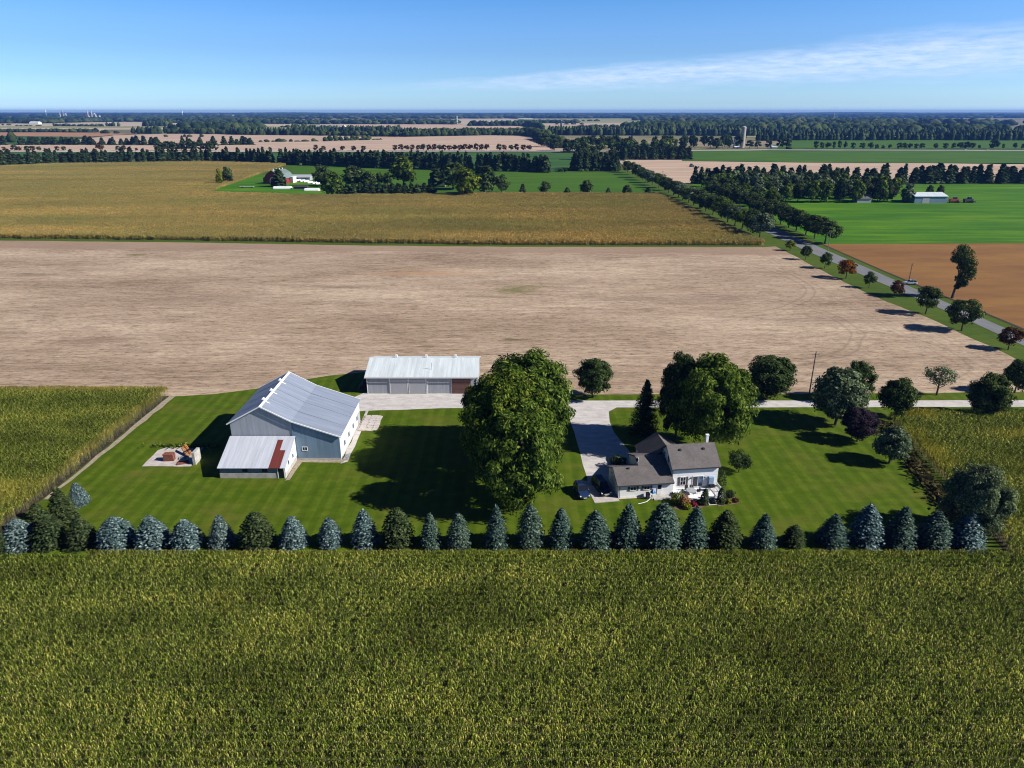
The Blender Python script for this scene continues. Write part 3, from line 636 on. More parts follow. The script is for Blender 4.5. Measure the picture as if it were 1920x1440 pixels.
# ---- avenue, left side: young trees
YA=[(1890,656,612,46,'leaf_red','Reddish young tree at the right picture edge beside the road'),(1803,620,558,64,'leaf_dark','Biggest round young tree between road and stubble field'),(1735,589,534,48,'leaf_dark','Round young tree just below the parked car on the road'),(1680,557,525,26,'leaf_red','Small dark red young tree left of the parked car'),(1629,540,509,24,'leaf_dark','Slim young tree between the red one and the orange one'),(1586,522,485,40,'leaf_orange','Orange and green young maple beside the road'),(1546,503,472,26,'leaf_dark','Round young tree just left of the orange maple'),(1510,487,459,22,'leaf_dark','Small dark young tree, second of the row below the avenue'),(1481,470,450,20,'leaf_yellow','Tiny yellowish tree where the avenue begins')]
for px,base,top,w,mt,lab in YA: pxtree('young_tree','ave%d'%(px%4),px,base,top,w,lab,'tree','young trees between road and stubble field',mt)
for i,y in enumerate([361,374,388,401,415,430,446,462,478,493,508,524,540,556,571,590,612,634,658,684,712,742,772]):
    plant('avenue_tree','ave%d'%(i%4),127.2+rnd.uniform(-.7,.7)-(y-361)*.012,y,rnd.uniform(10.8,13.2),rnd.uniform(6.2,7.3),'Dark round avenue tree on the cornfield side of the road, %s from the near end'%ORD[i],'tree','avenue trees on the cornfield side',['leaf_dark','leaf_dark','leaf_grey','maple'][rnd.randrange(4)])
for i,y in enumerate([344,356,369,381,393,405,418,431,446,462,480,498,517,535,552]):
    plant('avenue_tree','ave%d'%((i+1)%4),153.3+rnd.uniform(-.7,.7),y,rnd.uniform(10.8,13.2),rnd.uniform(6.4,7.6),'Dark avenue tree on the green field side of the road, %s from the near end'%ORD[i],'tree','avenue trees on the green field side','leaf_dark')

# lone leaning tree
def lone():
    x,y=G(1785,559); t=empty('leaning_tree',(x,y,0),0,'Tall lopsided tree with bare trunk at the brown field edge','tree')
    r=np.random.default_rng(5)
    C=[(-.9,0,15.3,2.5),(.2,.6,17.0,2.1),(1.5,0,15.0,2.9),(2.6,-.5,12.6,3.0),(3.6,.4,10.6,2.6),(3.4,-.3,8.2,2.7),(2.0,.5,10.5,2.4),(1.6,0,7.0,2.2),(2.6,0,5.4,1.8),(4.6,0,9.3,1.5),(-2.,0,13.6,1.5),(.6,0,12.8,2.1),(1.0,0,4.2,1.1)]
    P=[];D=[]
    for cx,cy_,cz,rr in C:
        d=nrm(r.normal(0,1,(330,3))); P.append(np.array([[cx,cy_,cz]])+d*rr*r.random((330,1))**.4*np.array([[1,1,.8]])); D.append(d)
    V,F=leaf_quads(np.concatenate(P),np.concatenate(D)+np.array([[0,0,.3]]),.42,1.7,.7,r)
    link('crown',npmesh('crown',V,F,M['leaf_dark']),t)
    b=MB(); b.cyl((0,0,-.2),(.2,0,3),.5,.36,9); b.cyl((.2,0,3),(.6,0,8),.36,.25,8); b.cyl((.6,0,8),(.9,0,14),.25,.08,7)
    for e,z in (((3.2,0,8.5),4),((-1.2,0,13.5),8),((3,0,12),7),((2.4,.4,5.4),3)): b.cyl((.4,0,z),e,.18,.06,6)
    b.build('trunk',M['bark'],t)
lone()

# ---- windbreaks and groves
def lerpline(pts,x):
    for (x0,y0),(x1,y1) in zip(pts,pts[1:]):
        if x0<=x<=x1: return y0+(y1-y0)*(x-x0)/(x1-x0)
    return pts[-1][1]
W1=[(-20,314),(115,308.5),(400,304.5),(480,307),(620,311),(730,316),(955,321),(1030,323.5)]
x=-6; cnt={}; seg=[(0,200,'Windbreak pine beyond the left end of the golden field, counting rightwards','pines at the left end of the long windbreak'),(200,480,'Windbreak pine between field end and red barn, counting rightwards','pines of the long windbreak left of the red barn'),(480,740,'Windbreak pine behind the red barn farm, counting rightwards','pines of the long windbreak behind the red barn'),(740,1030,'Windbreak pine above the right half of the pasture, counting rightwards','pines at the right end of the long windbreak')]
while x<1024:
    if not (519<x<528 or 886<x<893 or 992<x<1003 or 236<x<246):
        base=lerpline(W1,x); lab,gr=[(l,g) for a,b_,l,g in seg if x<b_][0]
        cnt[lab]=cnt.get(lab,-1)+1; lab=lab+', %s'%ORD[cnt[lab]]; gx,gy=G(x,base); hh=rnd.choice([13,14,16,17,18,19]) if x<480 else rnd.uniform(15.5,20)
        plant('pine_tree','pf%d'%rnd.randrange(5),gx,gy+rnd.uniform(-3,3),hh,rnd.uniform(5.,7.),lab,'pine',gr)
    x+=rnd.uniform(6.2,9.3)
def scatter_px(name,protos,pxs,base,hr,rr,label,cat,group,mats=None,jit=0):
    for px in pxs:
        x,y=G(px,base if not isinstance(base,list) else lerpline(base,px)); y+=rnd.uniform(-jit,jit)
        plant(name,rnd.choice(protos),x,y,rnd.uniform(*hr),rnd.uniform(*rr),label+', %s from left'%ORD[pxs.index(px)],cat,group,rnd.choice(mats) if mats else None)
PF=['pf0','pf1','pf2','pf3','pf4']; JR=['jr0','jr1','jr2']; FB=['farb0','farb1','farb2','farb3']
scatter_px('pine_tree',PF,[12,40,46,53,60,67,75,84,92,99,108,118,128,134,141,150,160,170,180,188,196,210,218,226,234,248,258,266,274,282,290,340,350,360,370,380,402,418,424,438,446,455,462,470],271.8,(11,17),(6.5,9.5),'Dark tree in the broken hedgerow between the far left tan fields','tree','trees of the hedgerow between the far tan fields',jit=10)
for k in range(4):
    for i in range(9):
        plant('pine_tree',PF[(i+k)%5],69+i*5.6+rnd.uniform(-1.5,1.5)+k*1.5,792+k*13+rnd.uniform(-3,3),rnd.uniform(15,20),rnd.uniform(5,6.6),'Dark pine in the solid block beside the avenue end, %s row, %s along'%(ORD[k],ORD[i]),'pine','conifer block by the avenue end')
for k in range(3):
    for i in range(15):
        plant('pine_tree',PF[(i+2*k)%5],152+i*6.3+rnd.uniform(-1.2,1.2),988+k*11+rnd.uniform(-2,2),rnd.uniform(14,18),rnd.uniform(4.6,6.2),'Dark pine in the square plantation behind the tan field, %s row, %s along'%(ORD[k],ORD[i]),'pine','conifer plantation behind the tan field')
scatter_px('pine_tree',PF,[1712,1724,1735,1748,1760,1774,1786,1799,1812,1822,1834,1847,1872,1884,1896,1912,1925],343.5,(13,17),(5.8,8),'Pointed pine in the far right row behind the green field','pine','pines in the right hand row',jit=3)
scatter_px('pine_tree',PF,[1304,1315,1326,1340,1350,1362,1376,1390,1403,1418,1432,1445,1456,1468,1480,1492,1504,1537,1550,1562,1574,1585,1600,1618,1630,1648,1662,1680,1698],345,(13,17),(5,7),'Pointed pine behind the leafy grove near the white shed','pine','pines behind the grove by the white shed',jit=5)
for k,(y,n_) in enumerate(((512,12),(533,13),(556,13),(580,12),(603,11))):
    for i in range(n_):
        x=176+i*9.4+rnd.uniform(-2,2)+k*2
        if x>286: continue
        plant('grove_tree',FB[(i+k)%4],x,y+rnd.uniform(-4,4),rnd.uniform(13,17.5),rnd.uniform(5,6.8),'Leafy grove tree left of the white metal shed, %s row back, %s along'%(ORD[k],ORD[i]),'tree','trees of the grove by the white shed, row %s'%ORD[k],rnd.choice(['maple','leaf_dark','leaf_grey','leaf_dark']))
for i,(x,y) in enumerate(((163,440),(168,462),(165,486),(174,500),(163,512),(172,528),(166,548),(180,556),(168,572),(178,590),(166,600),(176,615),(163,620),(184,630))): plant('grove_tree',FB[i%4],x,y,rnd.uniform(11,15),rnd.uniform(5.5,7),'Leafy tree between the avenue and the grove, %s from the near end'%ORD[i],'tree','trees between avenue and grove',('leaf_dark','maple')[i%2])
for px,w,q_ in ((1625,26,'left'),(1645,24,'middle'),(1664,26,'right')): pxtree('plum_tree','farb%d'%(px%4),px,377,344,w,'Dark purple tree left of the white metal shed, %s one of three'%q_,'tree','purple trees by the white shed','leaf_purple')
for px,b_,q_ in ((1742,364,'left'),(1762,364,'right')): pxtree('grove_tree','farb1',px,b_,346,16,'Dark tree showing just above the white metal shed roof, %s one'%q_,'tree','trees behind the white shed','leaf_dark')
# centre grove
for i,px in enumerate(sorted(rnd.uniform(1050,1400) for _ in range(62))):
    px=px; base=rnd.uniform(275,289) if px<1280 else rnd.uniform(272,279)
    x,y=G(px,base)
    plant('grove_tree',JR[i%3],x,y,rnd.uniform(15,23),rnd.uniform(6,10),'Leafy tree of the wide grove along the far road, %s from left'%ORD[i],'tree','trees of the grove along the far road',rnd.choice(['far_leaf','maple','leaf_dark','far_leaf']))
for q_,(px,base,top,w) in enumerate(((1095,300,266,30),(1112,298,272,24),(1083,300,278,20),(1148,296,274,18),(1020,275,248,30),(1040,283,258,22),(1064,282,259,24))):
    pxtree('grove_tree','farb%d'%(px%4),px,base,top,w,'Rounded tree around the conifer block, %s'%('tallest, rising above the block','second tall one, right of the tallest','left of the tallest','right end above the block','far left beside the tan field tip','left of the block by the far road','just left of the block')[q_],'tree','rounded trees around the conifer block','leaf_dark')
# far road trees
ROUND=[741,752,763,773,785,794,804,815,824,833,843,853,863,872,882,893,903,913,936,945,958,969,981,992]
for i,px in enumerate(ROUND): 
    t=rnd.uniform(269,272); 
    pxtree('roadside_tree',JR[i%3],px,282.6,t if not 870<px<915 else t-2,11.5,'Small rounded reddish tree in the neat row along the far road, %s from left'%ORD[i],'tree','neat row of rounded trees by the far road','far_red' if rnd.random()<.7 else 'far_leaf')
LROW=[(8,283,275,10),(28,284,271,16),(36,284,274,13),(52,284,273,14),(62,284,273,14),(74,284,274,11),(108,283,274,12),(120,283,274,12),(189,284,266,18),(222,283,273,12),(233,283,272,13),(245,283,278,5),(256,283,277,8)]
for i,(px,b_,t,w) in enumerate(LROW): pxtree('roadside_tree',JR[i%3],px,b_,t,w*.8,'Separate roadside tree at far left along the far road, %s from left'%ORD[i],'tree','scattered trees along the far road',('far_red','far_leaf')[i%2])
for i,px in enumerate(list(range(296,410,9))): pxtree('roadside_tree',JR[i%3],px,282.5,rnd.uniform(262,268),rnd.uniform(15,20),'Green tree of the long clump along the far road, %s from left'%ORD[i],'tree','clump of trees along the far road','far_leaf')
for i,(px,t,w) in enumerate(((592,271,11),(607,273,10),(643,273,11),(663,273,11),(682,273,11))): pxtree('roadside_tree',JR[i%3],px,283,t,w,'Reddish tree above the windbreak by the far road, %s from left'%ORD[i],'tree','reddish trees above the windbreak','far_red')
RR=[(1529,264,11),(1540,266,10),(1552,266,12),(1563,265,7),(1573,263,9),(1584,264,7),(1599,267,10),(1616,267,11),(1632,266,11),(1643,270,8),(1655,272,7),(1668,270,7),(1685,267,11),(1695,267,11),(1706,268,10),(1717,269,9),(1728,268,11),(1753,268,10),(1772,268,11),(1787,267,8),(1800,266,14),(1811,265,14),(1822,267,13),(1835,271,6),(1862,261,20),(1880,269,6),(1902,267,8),(1916,269,6)]
for i,(px,t,w) in enumerate(RR): pxtree('roadside_tree',JR[i%3],px,279.5,t,w,'Roadside tree on the far right green strip, %s from left'%ORD[i],'tree','roadside trees on the far right green strip','far_leaf')
for q_,(px,w,t) in enumerate(((1405,16,262),(1420,14,264),(1440,16,262),(1462,14,260),(1474,18,257))): pxtree('grove_tree','jr%d'%(px%3),px,278,t,w,'Dark tree right of the tall concrete silo, %s from left'%ORD[q_],'tree','trees around the silo farm','far_leaf')
# red barn farm
FT=[('farb0',607,349,307,42,'leaf_dark','Dark tree left of centre behind the white bags'),('farb1',622,367,320,52,'maple','Broad olive tree right of the white bags'),('farb2',664,352,309,52,'leaf_dark','Wide dark green tree behind the farm hedge'),('farb3',692,352,320,32,'leaf_dark','Dark tree beside the wide dark green one'),('farb0',712,347,322,20,'leaf_dark','Small dark tree left of the tallest farm tree'),('farb1',727,347,322,20,'leaf_dark','Small dark tree touching the tallest farm tree'),('farb2',757,350,291,54,'maple','Tallest tree in the middle of the red barn farm'),('farb3',850,355,303,56,'leaf_dark','Dark broad tree behind the yellow green one'),('farb0',875,369,311,58,'leaf_olive','Bright yellow green tree at the golden field edge'),('farb1',909,363,308,52,'leaf_dark','Dark tree right of the yellow green one'),('farb2',940,361,326,32,'leaf_dark','Last tree of the farm grove towards the pasture'),('farb3',413,348,314,15,'leaf_yellow','Thin yellowish tree at the golden field notch'),('farb1',428,344,311,24,'leaf_dark','Fuller dark tree at the golden field notch'),('farb2',1022,364,339,27,'leaf_dark','Round dark tree on the pasture edge, left one of two'),('farb0',1099,365,336,28,'leaf_dark','Round dark tree on the pasture edge, right one of two'),('farb1',1176,365,346,22,'leaf_dark','Round tree on the pasture edge nearest the avenue')]
for pr,px,b_,t,w,mt,lab in FT: pxtree('farm_tree',pr,px,b_,t,w,lab,'tree',None,mt)
pxtree('pine_tree','pf4',525,350,319,30,'Dark pine in front of the red barn','pine')
pxtree('pine_tree','pf2',820,350,308,34,'Dark pine above the grey roofed farmhouse','pine')
for px,t,w,l in ((980,345,15,'Small pine at the left end of the pasture edge'),(1063,351,14,'Small pine between the two round pasture trees'),(1140,352,11,'Smallest pine on the pasture edge'),(1215,351,16,'Small pine beside the avenue at the golden field corner')): pxtree('pine_tree','pf2',px,364,t,w,l,'pine')
for i,px in enumerate(range(640,818,12)): pxtree('hedge_tree','pf%d'%(i%5),px,367,rnd.uniform(341,345),22,'Dark conifer of the tall clipped farm hedge, %s from left'%ORD[i],'hedge tree','farm hedge along the golden field')
for px,b_,w,q_ in ((1050,322,12,'left'),(1060,323,8,'right')): pxtree('bush','jr0',px,b_,316,w,'Low bush on the pasture line left of the conifer block, %s one'%q_,'bush','bushes on the pasture line')

# far woods: many simple crowns joined per belt
def blob_templates():
    T=[]
    for s in range(6):
        r=np.random.default_rng(500+s); V=[];F=[];k=7
        con=s<3
        prof=((0,.7),(.25,1.0),(.55,.72),(.58,.85),(.85,.3),(1.,.03)) if con else ((0,.55),(.2,.95),(.5,1.05),(.78,.75),(.96,.3),(1.,.05))
        for z,q in prof:
            for i in range(k):
                a=i*6.283/k+z*2; j=1+r.normal()*.16; V.append((q*j*math.cos(a),q*j*math.sin(a),z+(r.normal()*.05 if 0<z<1 else 0)))
        for j in range(len(prof)-1):
            for i in range(k): F.append((j*k+i,j*k+(i+1)%k,(j+1)*k+(i+1)%k,(j+1)*k+i))
        T.append((np.array(V),np.array(F)))
    return T
BT=blob_templates()
def woods(name,P,hr,rr,mat,con=.5,seed=1):
    r=np.random.default_rng(seed); VV=[];FF=[];b0=0
    for (x,y) in P:
        V,F=BT[int(r.integers(0,3)) if r.random()<con else int(r.integers(3,6))]
        h=r.uniform(*hr); w=r.uniform(*rr)
        VV.append(V*np.array([w,w,h])+np.array([x,y,-.5])); FF.append(F+b0); b0+=len(V)
    o=link(name,npmesh(name,np.concatenate(VV),np.concatenate(FF),M[mat])); o['kind']='stuff'
    o['label']='distant dark woodland belt'; return o
def belt(pts,rows,dep,sp,hr,rr,mat='far_leaf',con=.5,seed=1):
    r=random.Random(seed); P=[]
    W_=[G(*p) for p in pts]
    for (x0,y0),(x1,y1) in zip(W_,W_[1:]):
        n=max(1,int(math.hypot(x1-x0,y1-y0)/sp))
        for k in range(rows):
            for i in range(n):
                t=(i+r.random())/n; P.append((x0+(x1-x0)*t,y0+(y1-y0)*t+k*dep/rows+r.uniform(0,dep/rows)))
    return woods('woods',P,hr,rr,mat,con,seed)
BELTS=[([(-40,248.4),(175,247.8)],3,50,9,(8,12),(6,10),0,1),([(0,235),(20,235)],1,5,12,(5,8),(5,8),0,2),
([(30,236.3),(75,236.3)],1,5,14,(4,7),(6,9),0,3),([(100,236.3),(190,237)],2,20,16,(6,13),(6,10),.5,4),([(196,236.8),(222,236.8)],2,20,12,(14,22),(6,8),.8,5),
([(184,250.6),(222,250.6)],1,5,14,(8,14),(5,9),.5,6),
([(248,250.8),(292,250.8)],4,80,10,(16,24),(7,10),.8,7),([(264,236.8),(306,236.8)],4,120,12,(20,30),(8,13),.5,8),
([(312,251),(425,252)],3,60,10,(10,18),(7,10),.3,9),([(312,246),(440,246)],6,300,14,(20,28),(12,18),.0,10),
([(422,253),(600,254.5)],4,80,9,(14,24),(6,9),.8,11),([(545,247),(580,247)],3,50,9,(18,26),(6,9),.9,12),([(580,247.5),(745,247.5)],3,60,9,(15,22),(6,9),.8,13),
([(590,254.8),(760,256)],2,50,9,(10,16),(6,9),.4,14),([(745,251),(985,255)],3,60,9,(12,19),(6,10),.5,15),([(760,256.8),(1000,252.5)],3,40,9,(13,19),(7,10),.3,16),([(820,249.5),(1010,247.5)],3,60,9,(10,16),(6,10),.5,17),
([(485,266.6),(600,265.5),(720,262)],1,10,11,(3,8),(4,8),.3,18),([(600,264.8),(700,261.5)],1,10,16,(8,12),(5,8),.3,19),
([(520,239),(620,239)],1,20,18,(8,13),(8,12),.4,20),
([(480,232.5),(850,233.5)],6,500,22,(16,24),(14,22),.3,21),([(-60,231.5),(60,232),(100,228),(330,228.5),(480,232.5)],8,900,24,(18,27),(16,26),.2,22),([(300,230.5),(460,231.5)],3,120,18,(10,16),(10,16),.2,45),
([(1030,253.6),(1280,254),(1420,255)],4,110,9,(20,27),(7,10),.85,23),([(1180,247),(1320,246)],5,200,14,(22,30),(12,18),.1,24),
([(1040,233.5),(1100,233.5)],1,20,30,(8,12),(8,14),.2,25),([(1080,238),(1180,238.5)],1,20,22,(7,12),(8,14),.2,26),
([(1270,243),(1450,250),(1960,252)],10,900,17,(20,28),(12,19),.1,27),([(1330,236),(1960,236)],10,2500,30,(22,32),(20,30),.1,28),
([(1420,263.5),(1650,263.5)],2,20,8,(16,22),(5,8),1,29),([(1652,263.5),(1770,263)],2,20,8,(15,21),(5,8),1,30),([(1784,263.5),(1975,264)],3,30,8,(17,24),(5,8),1,31),([(1440,255),(1980,256)],3,100,11,(17,24),(7,10),.9,46),
([(880,236.5),(985,236),(1015,243)],4,200,16,(16,25),(10,16),.2,32),([(970,231),(1090,231)],3,200,24,(14,20),(14,20),.2,33),
([(-60,223.5),(980,222.5)],6,2200,48,(20,30),(30,48),.1,34),([(970,222),(1980,221.5)],6,2200,48,(20,30),(30,48),.1,35),([(-80,219),(2000,219)],5,3500,85,(26,40),(50,80),.0,36),
([(1010,227.6),(1130,227.4)],1,60,40,(10,15),(14,22),.1,37),([(640,226),(760,226)],1,60,40,(10,15),(14,22),.1,38),
([(20,259),(18,268)],1,10,20,(12,18),(7,9),.4,39),([(1005,262),(1060,279)],3,60,14,(14,20),(8,12),.1,40),([(985,254),(1030,262)],3,80,14,(14,22),(8,13),.1,41),
([(1000,262.5),(1030,263.5)],2,20,14,(4,6),(7,10),0,42),([(1480,279.5),(1500,279.5)],1,4,10,(5,8),(4,6),0,43),([(300,257),(400,257)],1,4,30,(5,8),(4,6),0,44)]
for pts,rows,dep,sp,hr,rr,con,seed in BELTS: belt(pts,rows,dep,sp,hr,rr,'pine_far' if con>.7 else 'far_leaf',con,seed)

# ------------------------------------------------------------------ corn (geometry-node instances of short row pieces)
def corn_tile(seed,L,rows,per,H,lw,leaves,mats,rowsp=.76):
    r=np.random.default_rng(seed); V=[];F=[];mi=[]
    def quad(a,b,c,d,m): k=len(V); V.extend([a,b,c,d]); F.append((k,k+1,k+2,k+3)); mi.append(m)
    for rw in range(rows):
        y0=(rw-(rows-1)/2)*rowsp
        for i in range(per):
            x=(i+.5+r.normal()*.2)/per*L-L/2; y=y0+r.normal()*.05; h=H*(r.uniform(.95,1.04) if rows==1 else r.uniform(.88,1.08)); lean=r.normal(0,.035,2)
            k=len(V); s=.022*lw/.09
            for zz,c in ((0,0),(h,1)):
                for a in (0,2.09,4.19): V.append((x+lean[0]*c+s*math.cos(a),y+lean[1]*c+s*math.sin(a),zz))
            for a in range(3): F.append((k+a,k+(a+1)%3,k+3+(a+1)%3,k+3+a)); mi.append(1)
            # tassel
            for q in range(3):
                an=r.uniform(0,6.28); u=np.array([math.cos(an),math.sin(an),0]); p=np.array([x+lean[0],y+lean[1],h-.03]); w=np.array([-u[1],u[0],0])*.02*lw/.09
                e=p+u*r.uniform(.08,.22)+np.array([0,0,r.uniform(.16,.34)]); quad(tuple(p-w),tuple(p+w),tuple(e+w*.4),tuple(e-w*.4),1)
            for q in range(leaves):
                t=(q+.7)/(leaves+.6); an=(q%2)*math.pi+r.normal(0,.85); u=np.array([math.cos(an),math.sin(an),0]); w0=np.array([-u[1],u[0],0])
                p=np.array([x+lean[0]*t,y+lean[1]*t,h*((.62+.37*t) if rows==1 else (.25+.72*t))]); ln=(r.uniform(.20,.40) if rows==1 else r.uniform(.3,.56))*(1-.3*abs(t-.5)); 
                rise=r.uniform(.12,.38)+.25*t; wd=lw*r.uniform(.8,1.2)
                pts=[p,p+u*ln*.35+np.array([0,0,rise*.75]),p+u*ln*.75+np.array([0,0,rise*.7]),p+u*ln*1.05+np.array([0,0,rise*.7-.4*r.uniform(.5,1.3)])]
                ws=[.5,1,.85,.12]; k=len(V)
                for pp,ww in zip(pts,ws): V.append(tuple(pp-w0*wd*ww/2)); V.append(tuple(pp+w0*wd*ww/2))
                for j in range(3): F.append((k+2*j,k+2*j+1,k+2*j+3,k+2*j+2)); mi.append(0)
    return npmesh('corn_plants',V,F,mats,mi=mi)
def inside(poly,x,y):
    c=False; j=len(poly)-1
    for i in range(len(poly)):
        xi,yi=poly[i]; xj,yj=poly[j]
        if (yi>y)!=(yj>y) and x<(xj-xi)*(y-yi)/(yj-yi)+xi: c=not c
        j=i
    return c
def corn_collection(name,metas):
    c=bpy.data.collections.new(name)
    for me in metas: c.objects.link(bpy.data.objects.new('corn_plants',me))
    return c
CT=corn_collection('corn plants',[corn_tile(600+i,1.05,1,7,2.25,.08,11,[M['corn'],M['corn_stalk']]) for i in range(12)])
GT=corn_collection('golden corn plants',[corn_tile(640+i,3.2,4,6,2.35,.34,5,[M['corn_gold'],M['corn_stalk']]) for i in range(8)])
def gn_field(name,pts,coll,label,sy_=(.42,.62),sc=(.95,1.05),tilt=.025,flip=True,z=0.):
    me=bpy.data.meshes.new(name); me.vertices.add(len(pts)); me.vertices.foreach_set('co',np.array([(x,y,z) for x,y in pts],np.float32).ravel()); me.update()
    o=link(name,me); tag(o,label,kind='stuff')
    ng=bpy.data.node_groups.new(name,'GeometryNodeTree'); ng.interface.new_socket('Geometry',in_out='INPUT',socket_type='NodeSocketGeometry'); ng.interface.new_socket('Geometry',in_out='OUTPUT',socket_type='NodeSocketGeometry')
    N=ng.nodes;L=ng.links; gi=N.new('NodeGroupInput'); go=N.new('NodeGroupOutput'); ip=N.new('GeometryNodeInstanceOnPoints'); ci=N.new('GeometryNodeCollectionInfo')
    ci.inputs['Collection'].default_value=coll; ci.inputs['Separate Children'].default_value=True; ci.inputs['Reset Children'].default_value=True
    mp=N.new('GeometryNodeMeshToPoints'); mp.inputs['Radius'].default_value=.01
    L.new(gi.outputs[0],mp.inputs['Mesh']); L.new(mp.outputs[0],ip.inputs['Points']); L.new(ci.outputs[0],ip.inputs['Instance']); ip.inputs['Pick Instance'].default_value=True
    def rv(dt,a,b_):
        n=N.new('FunctionNodeRandomValue'); n.data_type=dt; 
        s=[i for i in n.inputs if i.enabled]; s[0].default_value=a; s[1].default_value=b_; return [q for q in n.outputs if q.enabled][0]
    rot=rv('FLOAT_VECTOR',(-tilt,-tilt,-.05),(tilt,tilt,.05))
    if flip:
        k=rv('INT',0,1); mm=N.new('ShaderNodeMath'); mm.operation='MULTIPLY'; mm.inputs[1].default_value=math.pi; L.new(k,mm.inputs[0])
        cb=N.new('ShaderNodeCombineXYZ'); L.new(mm.outputs[0],cb.inputs[2]); va=N.new('ShaderNodeVectorMath'); L.new(rot,va.inputs[0]); L.new(cb.outputs[0],va.inputs[1]); rot=va.outputs[0]
    e2r=N.new('FunctionNodeEulerToRotation'); L.new(rot,e2r.inputs[0]); L.new(e2r.outputs[0],ip.inputs['Rotation'])
    L.new(rv('FLOAT_VECTOR',(.95,sy_[0],sc[0]),(1.05,sy_[1],sc[1])),ip.inputs['Scale']); L.new(ip.outputs[0],go.inputs[0])
    md=o.modifiers.new('plants','NODES'); md.node_group=ng; return o
def fill(poly,dx,dy,jx=.1,jy=.04,ok=None):
    x0=min(p[0] for p in poly);x1=max(p[0] for p in poly);y0=min(p[1] for p in poly);y1=max(p[1] for p in poly); P=[]; y=y0
    while y<y1:
        x=x0+rnd.uniform(0,dx)
        while x<x1:
            if inside(poly,x,y) and (ok is None or ok(x,y)): P.append((x+rnd.uniform(-jx,jx),y+rnd.uniform(-jy,jy)))
            x+=dx
        y+=dy
    return P
def gap(x,y):
    # missing stretches of single rows
    row=round((y-38)/1.0); q=random.Random(row*7919+int((x+300+row*3.7)//(5+row%5)))
    return q.random()<-1
def vis(m): return lambda x,y: abs(x)<.7345*(y*_c+60*_s)+m
NEARC=[(-110,38),(110,38),(110,83.6),(60,83.2),(0,83.4),(-60,83.0),(-80,82.6),(-110,82.6)]
gn_field('corn_field',[p for p in fill(NEARC,1.0,1.0,ok=vis(14)) if not gap(*p)],CT,'Front field of tall green corn in rows')
LEFTC=[(-78.3,84),(-77.9,146.4),(-140,147),(-140,82.6),(-80,82.6)]
gn_field('corn_field',fill(LEFTC,1.0,.95,ok=vis(14)),CT,'Left field of green corn turning yellow at its edge')
RIGHTC=[(72.,84),(73.8,97),(75.6,112),(78.,131.5),(84,134),(150,134.8),(138,84)]
gn_field('corn_field',fill(RIGHTC,1.0,.95,ok=lambda x,y: vis(12)(x,y) and not (x<79 and 84<y<92 and False)),CT,'Right field of green corn with yellow patches')
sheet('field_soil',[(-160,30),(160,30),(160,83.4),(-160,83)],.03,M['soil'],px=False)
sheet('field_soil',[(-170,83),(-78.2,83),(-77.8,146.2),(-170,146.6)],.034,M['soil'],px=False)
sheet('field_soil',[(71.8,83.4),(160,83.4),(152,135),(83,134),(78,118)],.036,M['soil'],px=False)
GOLD=[(-700,372),(-261,358.6),(-165,352.5),(-75,344.5),(0,339.3),(122,338),(118.5,391),(116,470),(113,550),(60,553),(0,556),(-80,545),(-150,541),(-242,564),(-262,748),(-275,885),(-420,935),(-700,900)]
sheet('crop_ground',GOLD,.045,M['soil_gold'],px=False)
# canopy fill between the plants
def slab(name,poly,z,mat):
    b=MB(); n=len(poly); V=[(x,y,.0) for x,y in poly]+[(x,y,z) for x,y in poly]
    b.add(V,[tuple(range(n,2*n))]+[(i,(i+1)%n,(i+1)%n+n,i+n) for i in range(n)]); o=b.build(name,mat,kind='stuff'); o['label']='Dense lower leaves of the ripening corn'; return o
def inset(poly,d):
    out=[]; n=len(poly); ar=sum(poly[i][0]*poly[(i+1)%n][1]-poly[(i+1)%n][0]*poly[i][1] for i in range(n)); sg=1 if ar>0 else -1
    for i in range(n):
        p,q,t=poly[i-1],poly[i],poly[(i+1)%n]; a=Vector((q[0]-p[0],q[1]-p[1])).normalized(); b=Vector((t[0]-q[0],t[1]-q[1])).normalized()
        m=Vector((-(a.y+b.y),a.x+b.x)); m=m.normalized()*sg if m.length>1e-6 else Vector((0,0)); out.append((q[0]+m.x*d,q[1]+m.y*d))
    return out
def along(poly,sp,d):
    out=[]; P=inset(poly,d)
    for p,q in zip(P,P[1:]+P[:1]):
        L=math.hypot(q[0]-p[0],q[1]-p[1]); k=int(L/sp)
        for j in range(k): out.append((p[0]+(q[0]-p[0])*(j+.5)/k,p[1]+(q[1]-p[1])*(j+.5)/k))
    return out
slab('corn_canopy',inset(GOLD,4.5),1.45,M['gold_slab'])
gn_field('ripe_corn_field',[p for p in fill(GOLD,3.6,3.3,.6,.4) +along(GOLD,2.7,1.2) if vis(25)(*p)],GT,'Wide golden cornfield behind the stubble',sy_=(.85,1.15),sc=(.85,1.1),tilt=.03)

# weeds along the right lawn edge
def brush():
    r=np.random.default_rng(8); P=[]
    for k in range(2200):
        t=r.random(); x=70.2+6.8*t+r.normal()*.8-.6*math.sin(t*3); y=92+38*t; P.append((x,y,abs(r.normal())*.55*(.5+r.random())))
    V,F=leaf_quads(np.array(P),np.tile([[0,0,1.]],(len(P),1)),.42,1.9,1.2,r); o=link('weeds',npmesh('weeds',V,F,M['weeds'])); tag(o,'Strip of dark brush between right lawn and corn',kind='stuff')
    r=np.random.default_rng(9); P=[(r.normal()*3.2-63,120.6+r.normal()*.5,abs(r.normal())*.25) for _ in range(500)]
    V,F=leaf_quads(np.array(P),np.tile([[0,0,1.]],(len(P),1)),.28,1.9,1.2,r); o=link('weeds',npmesh('weeds',V,F,M['maple'])); tag(o,'Tall grass behind the concrete slab',kind='stuff')
brush()

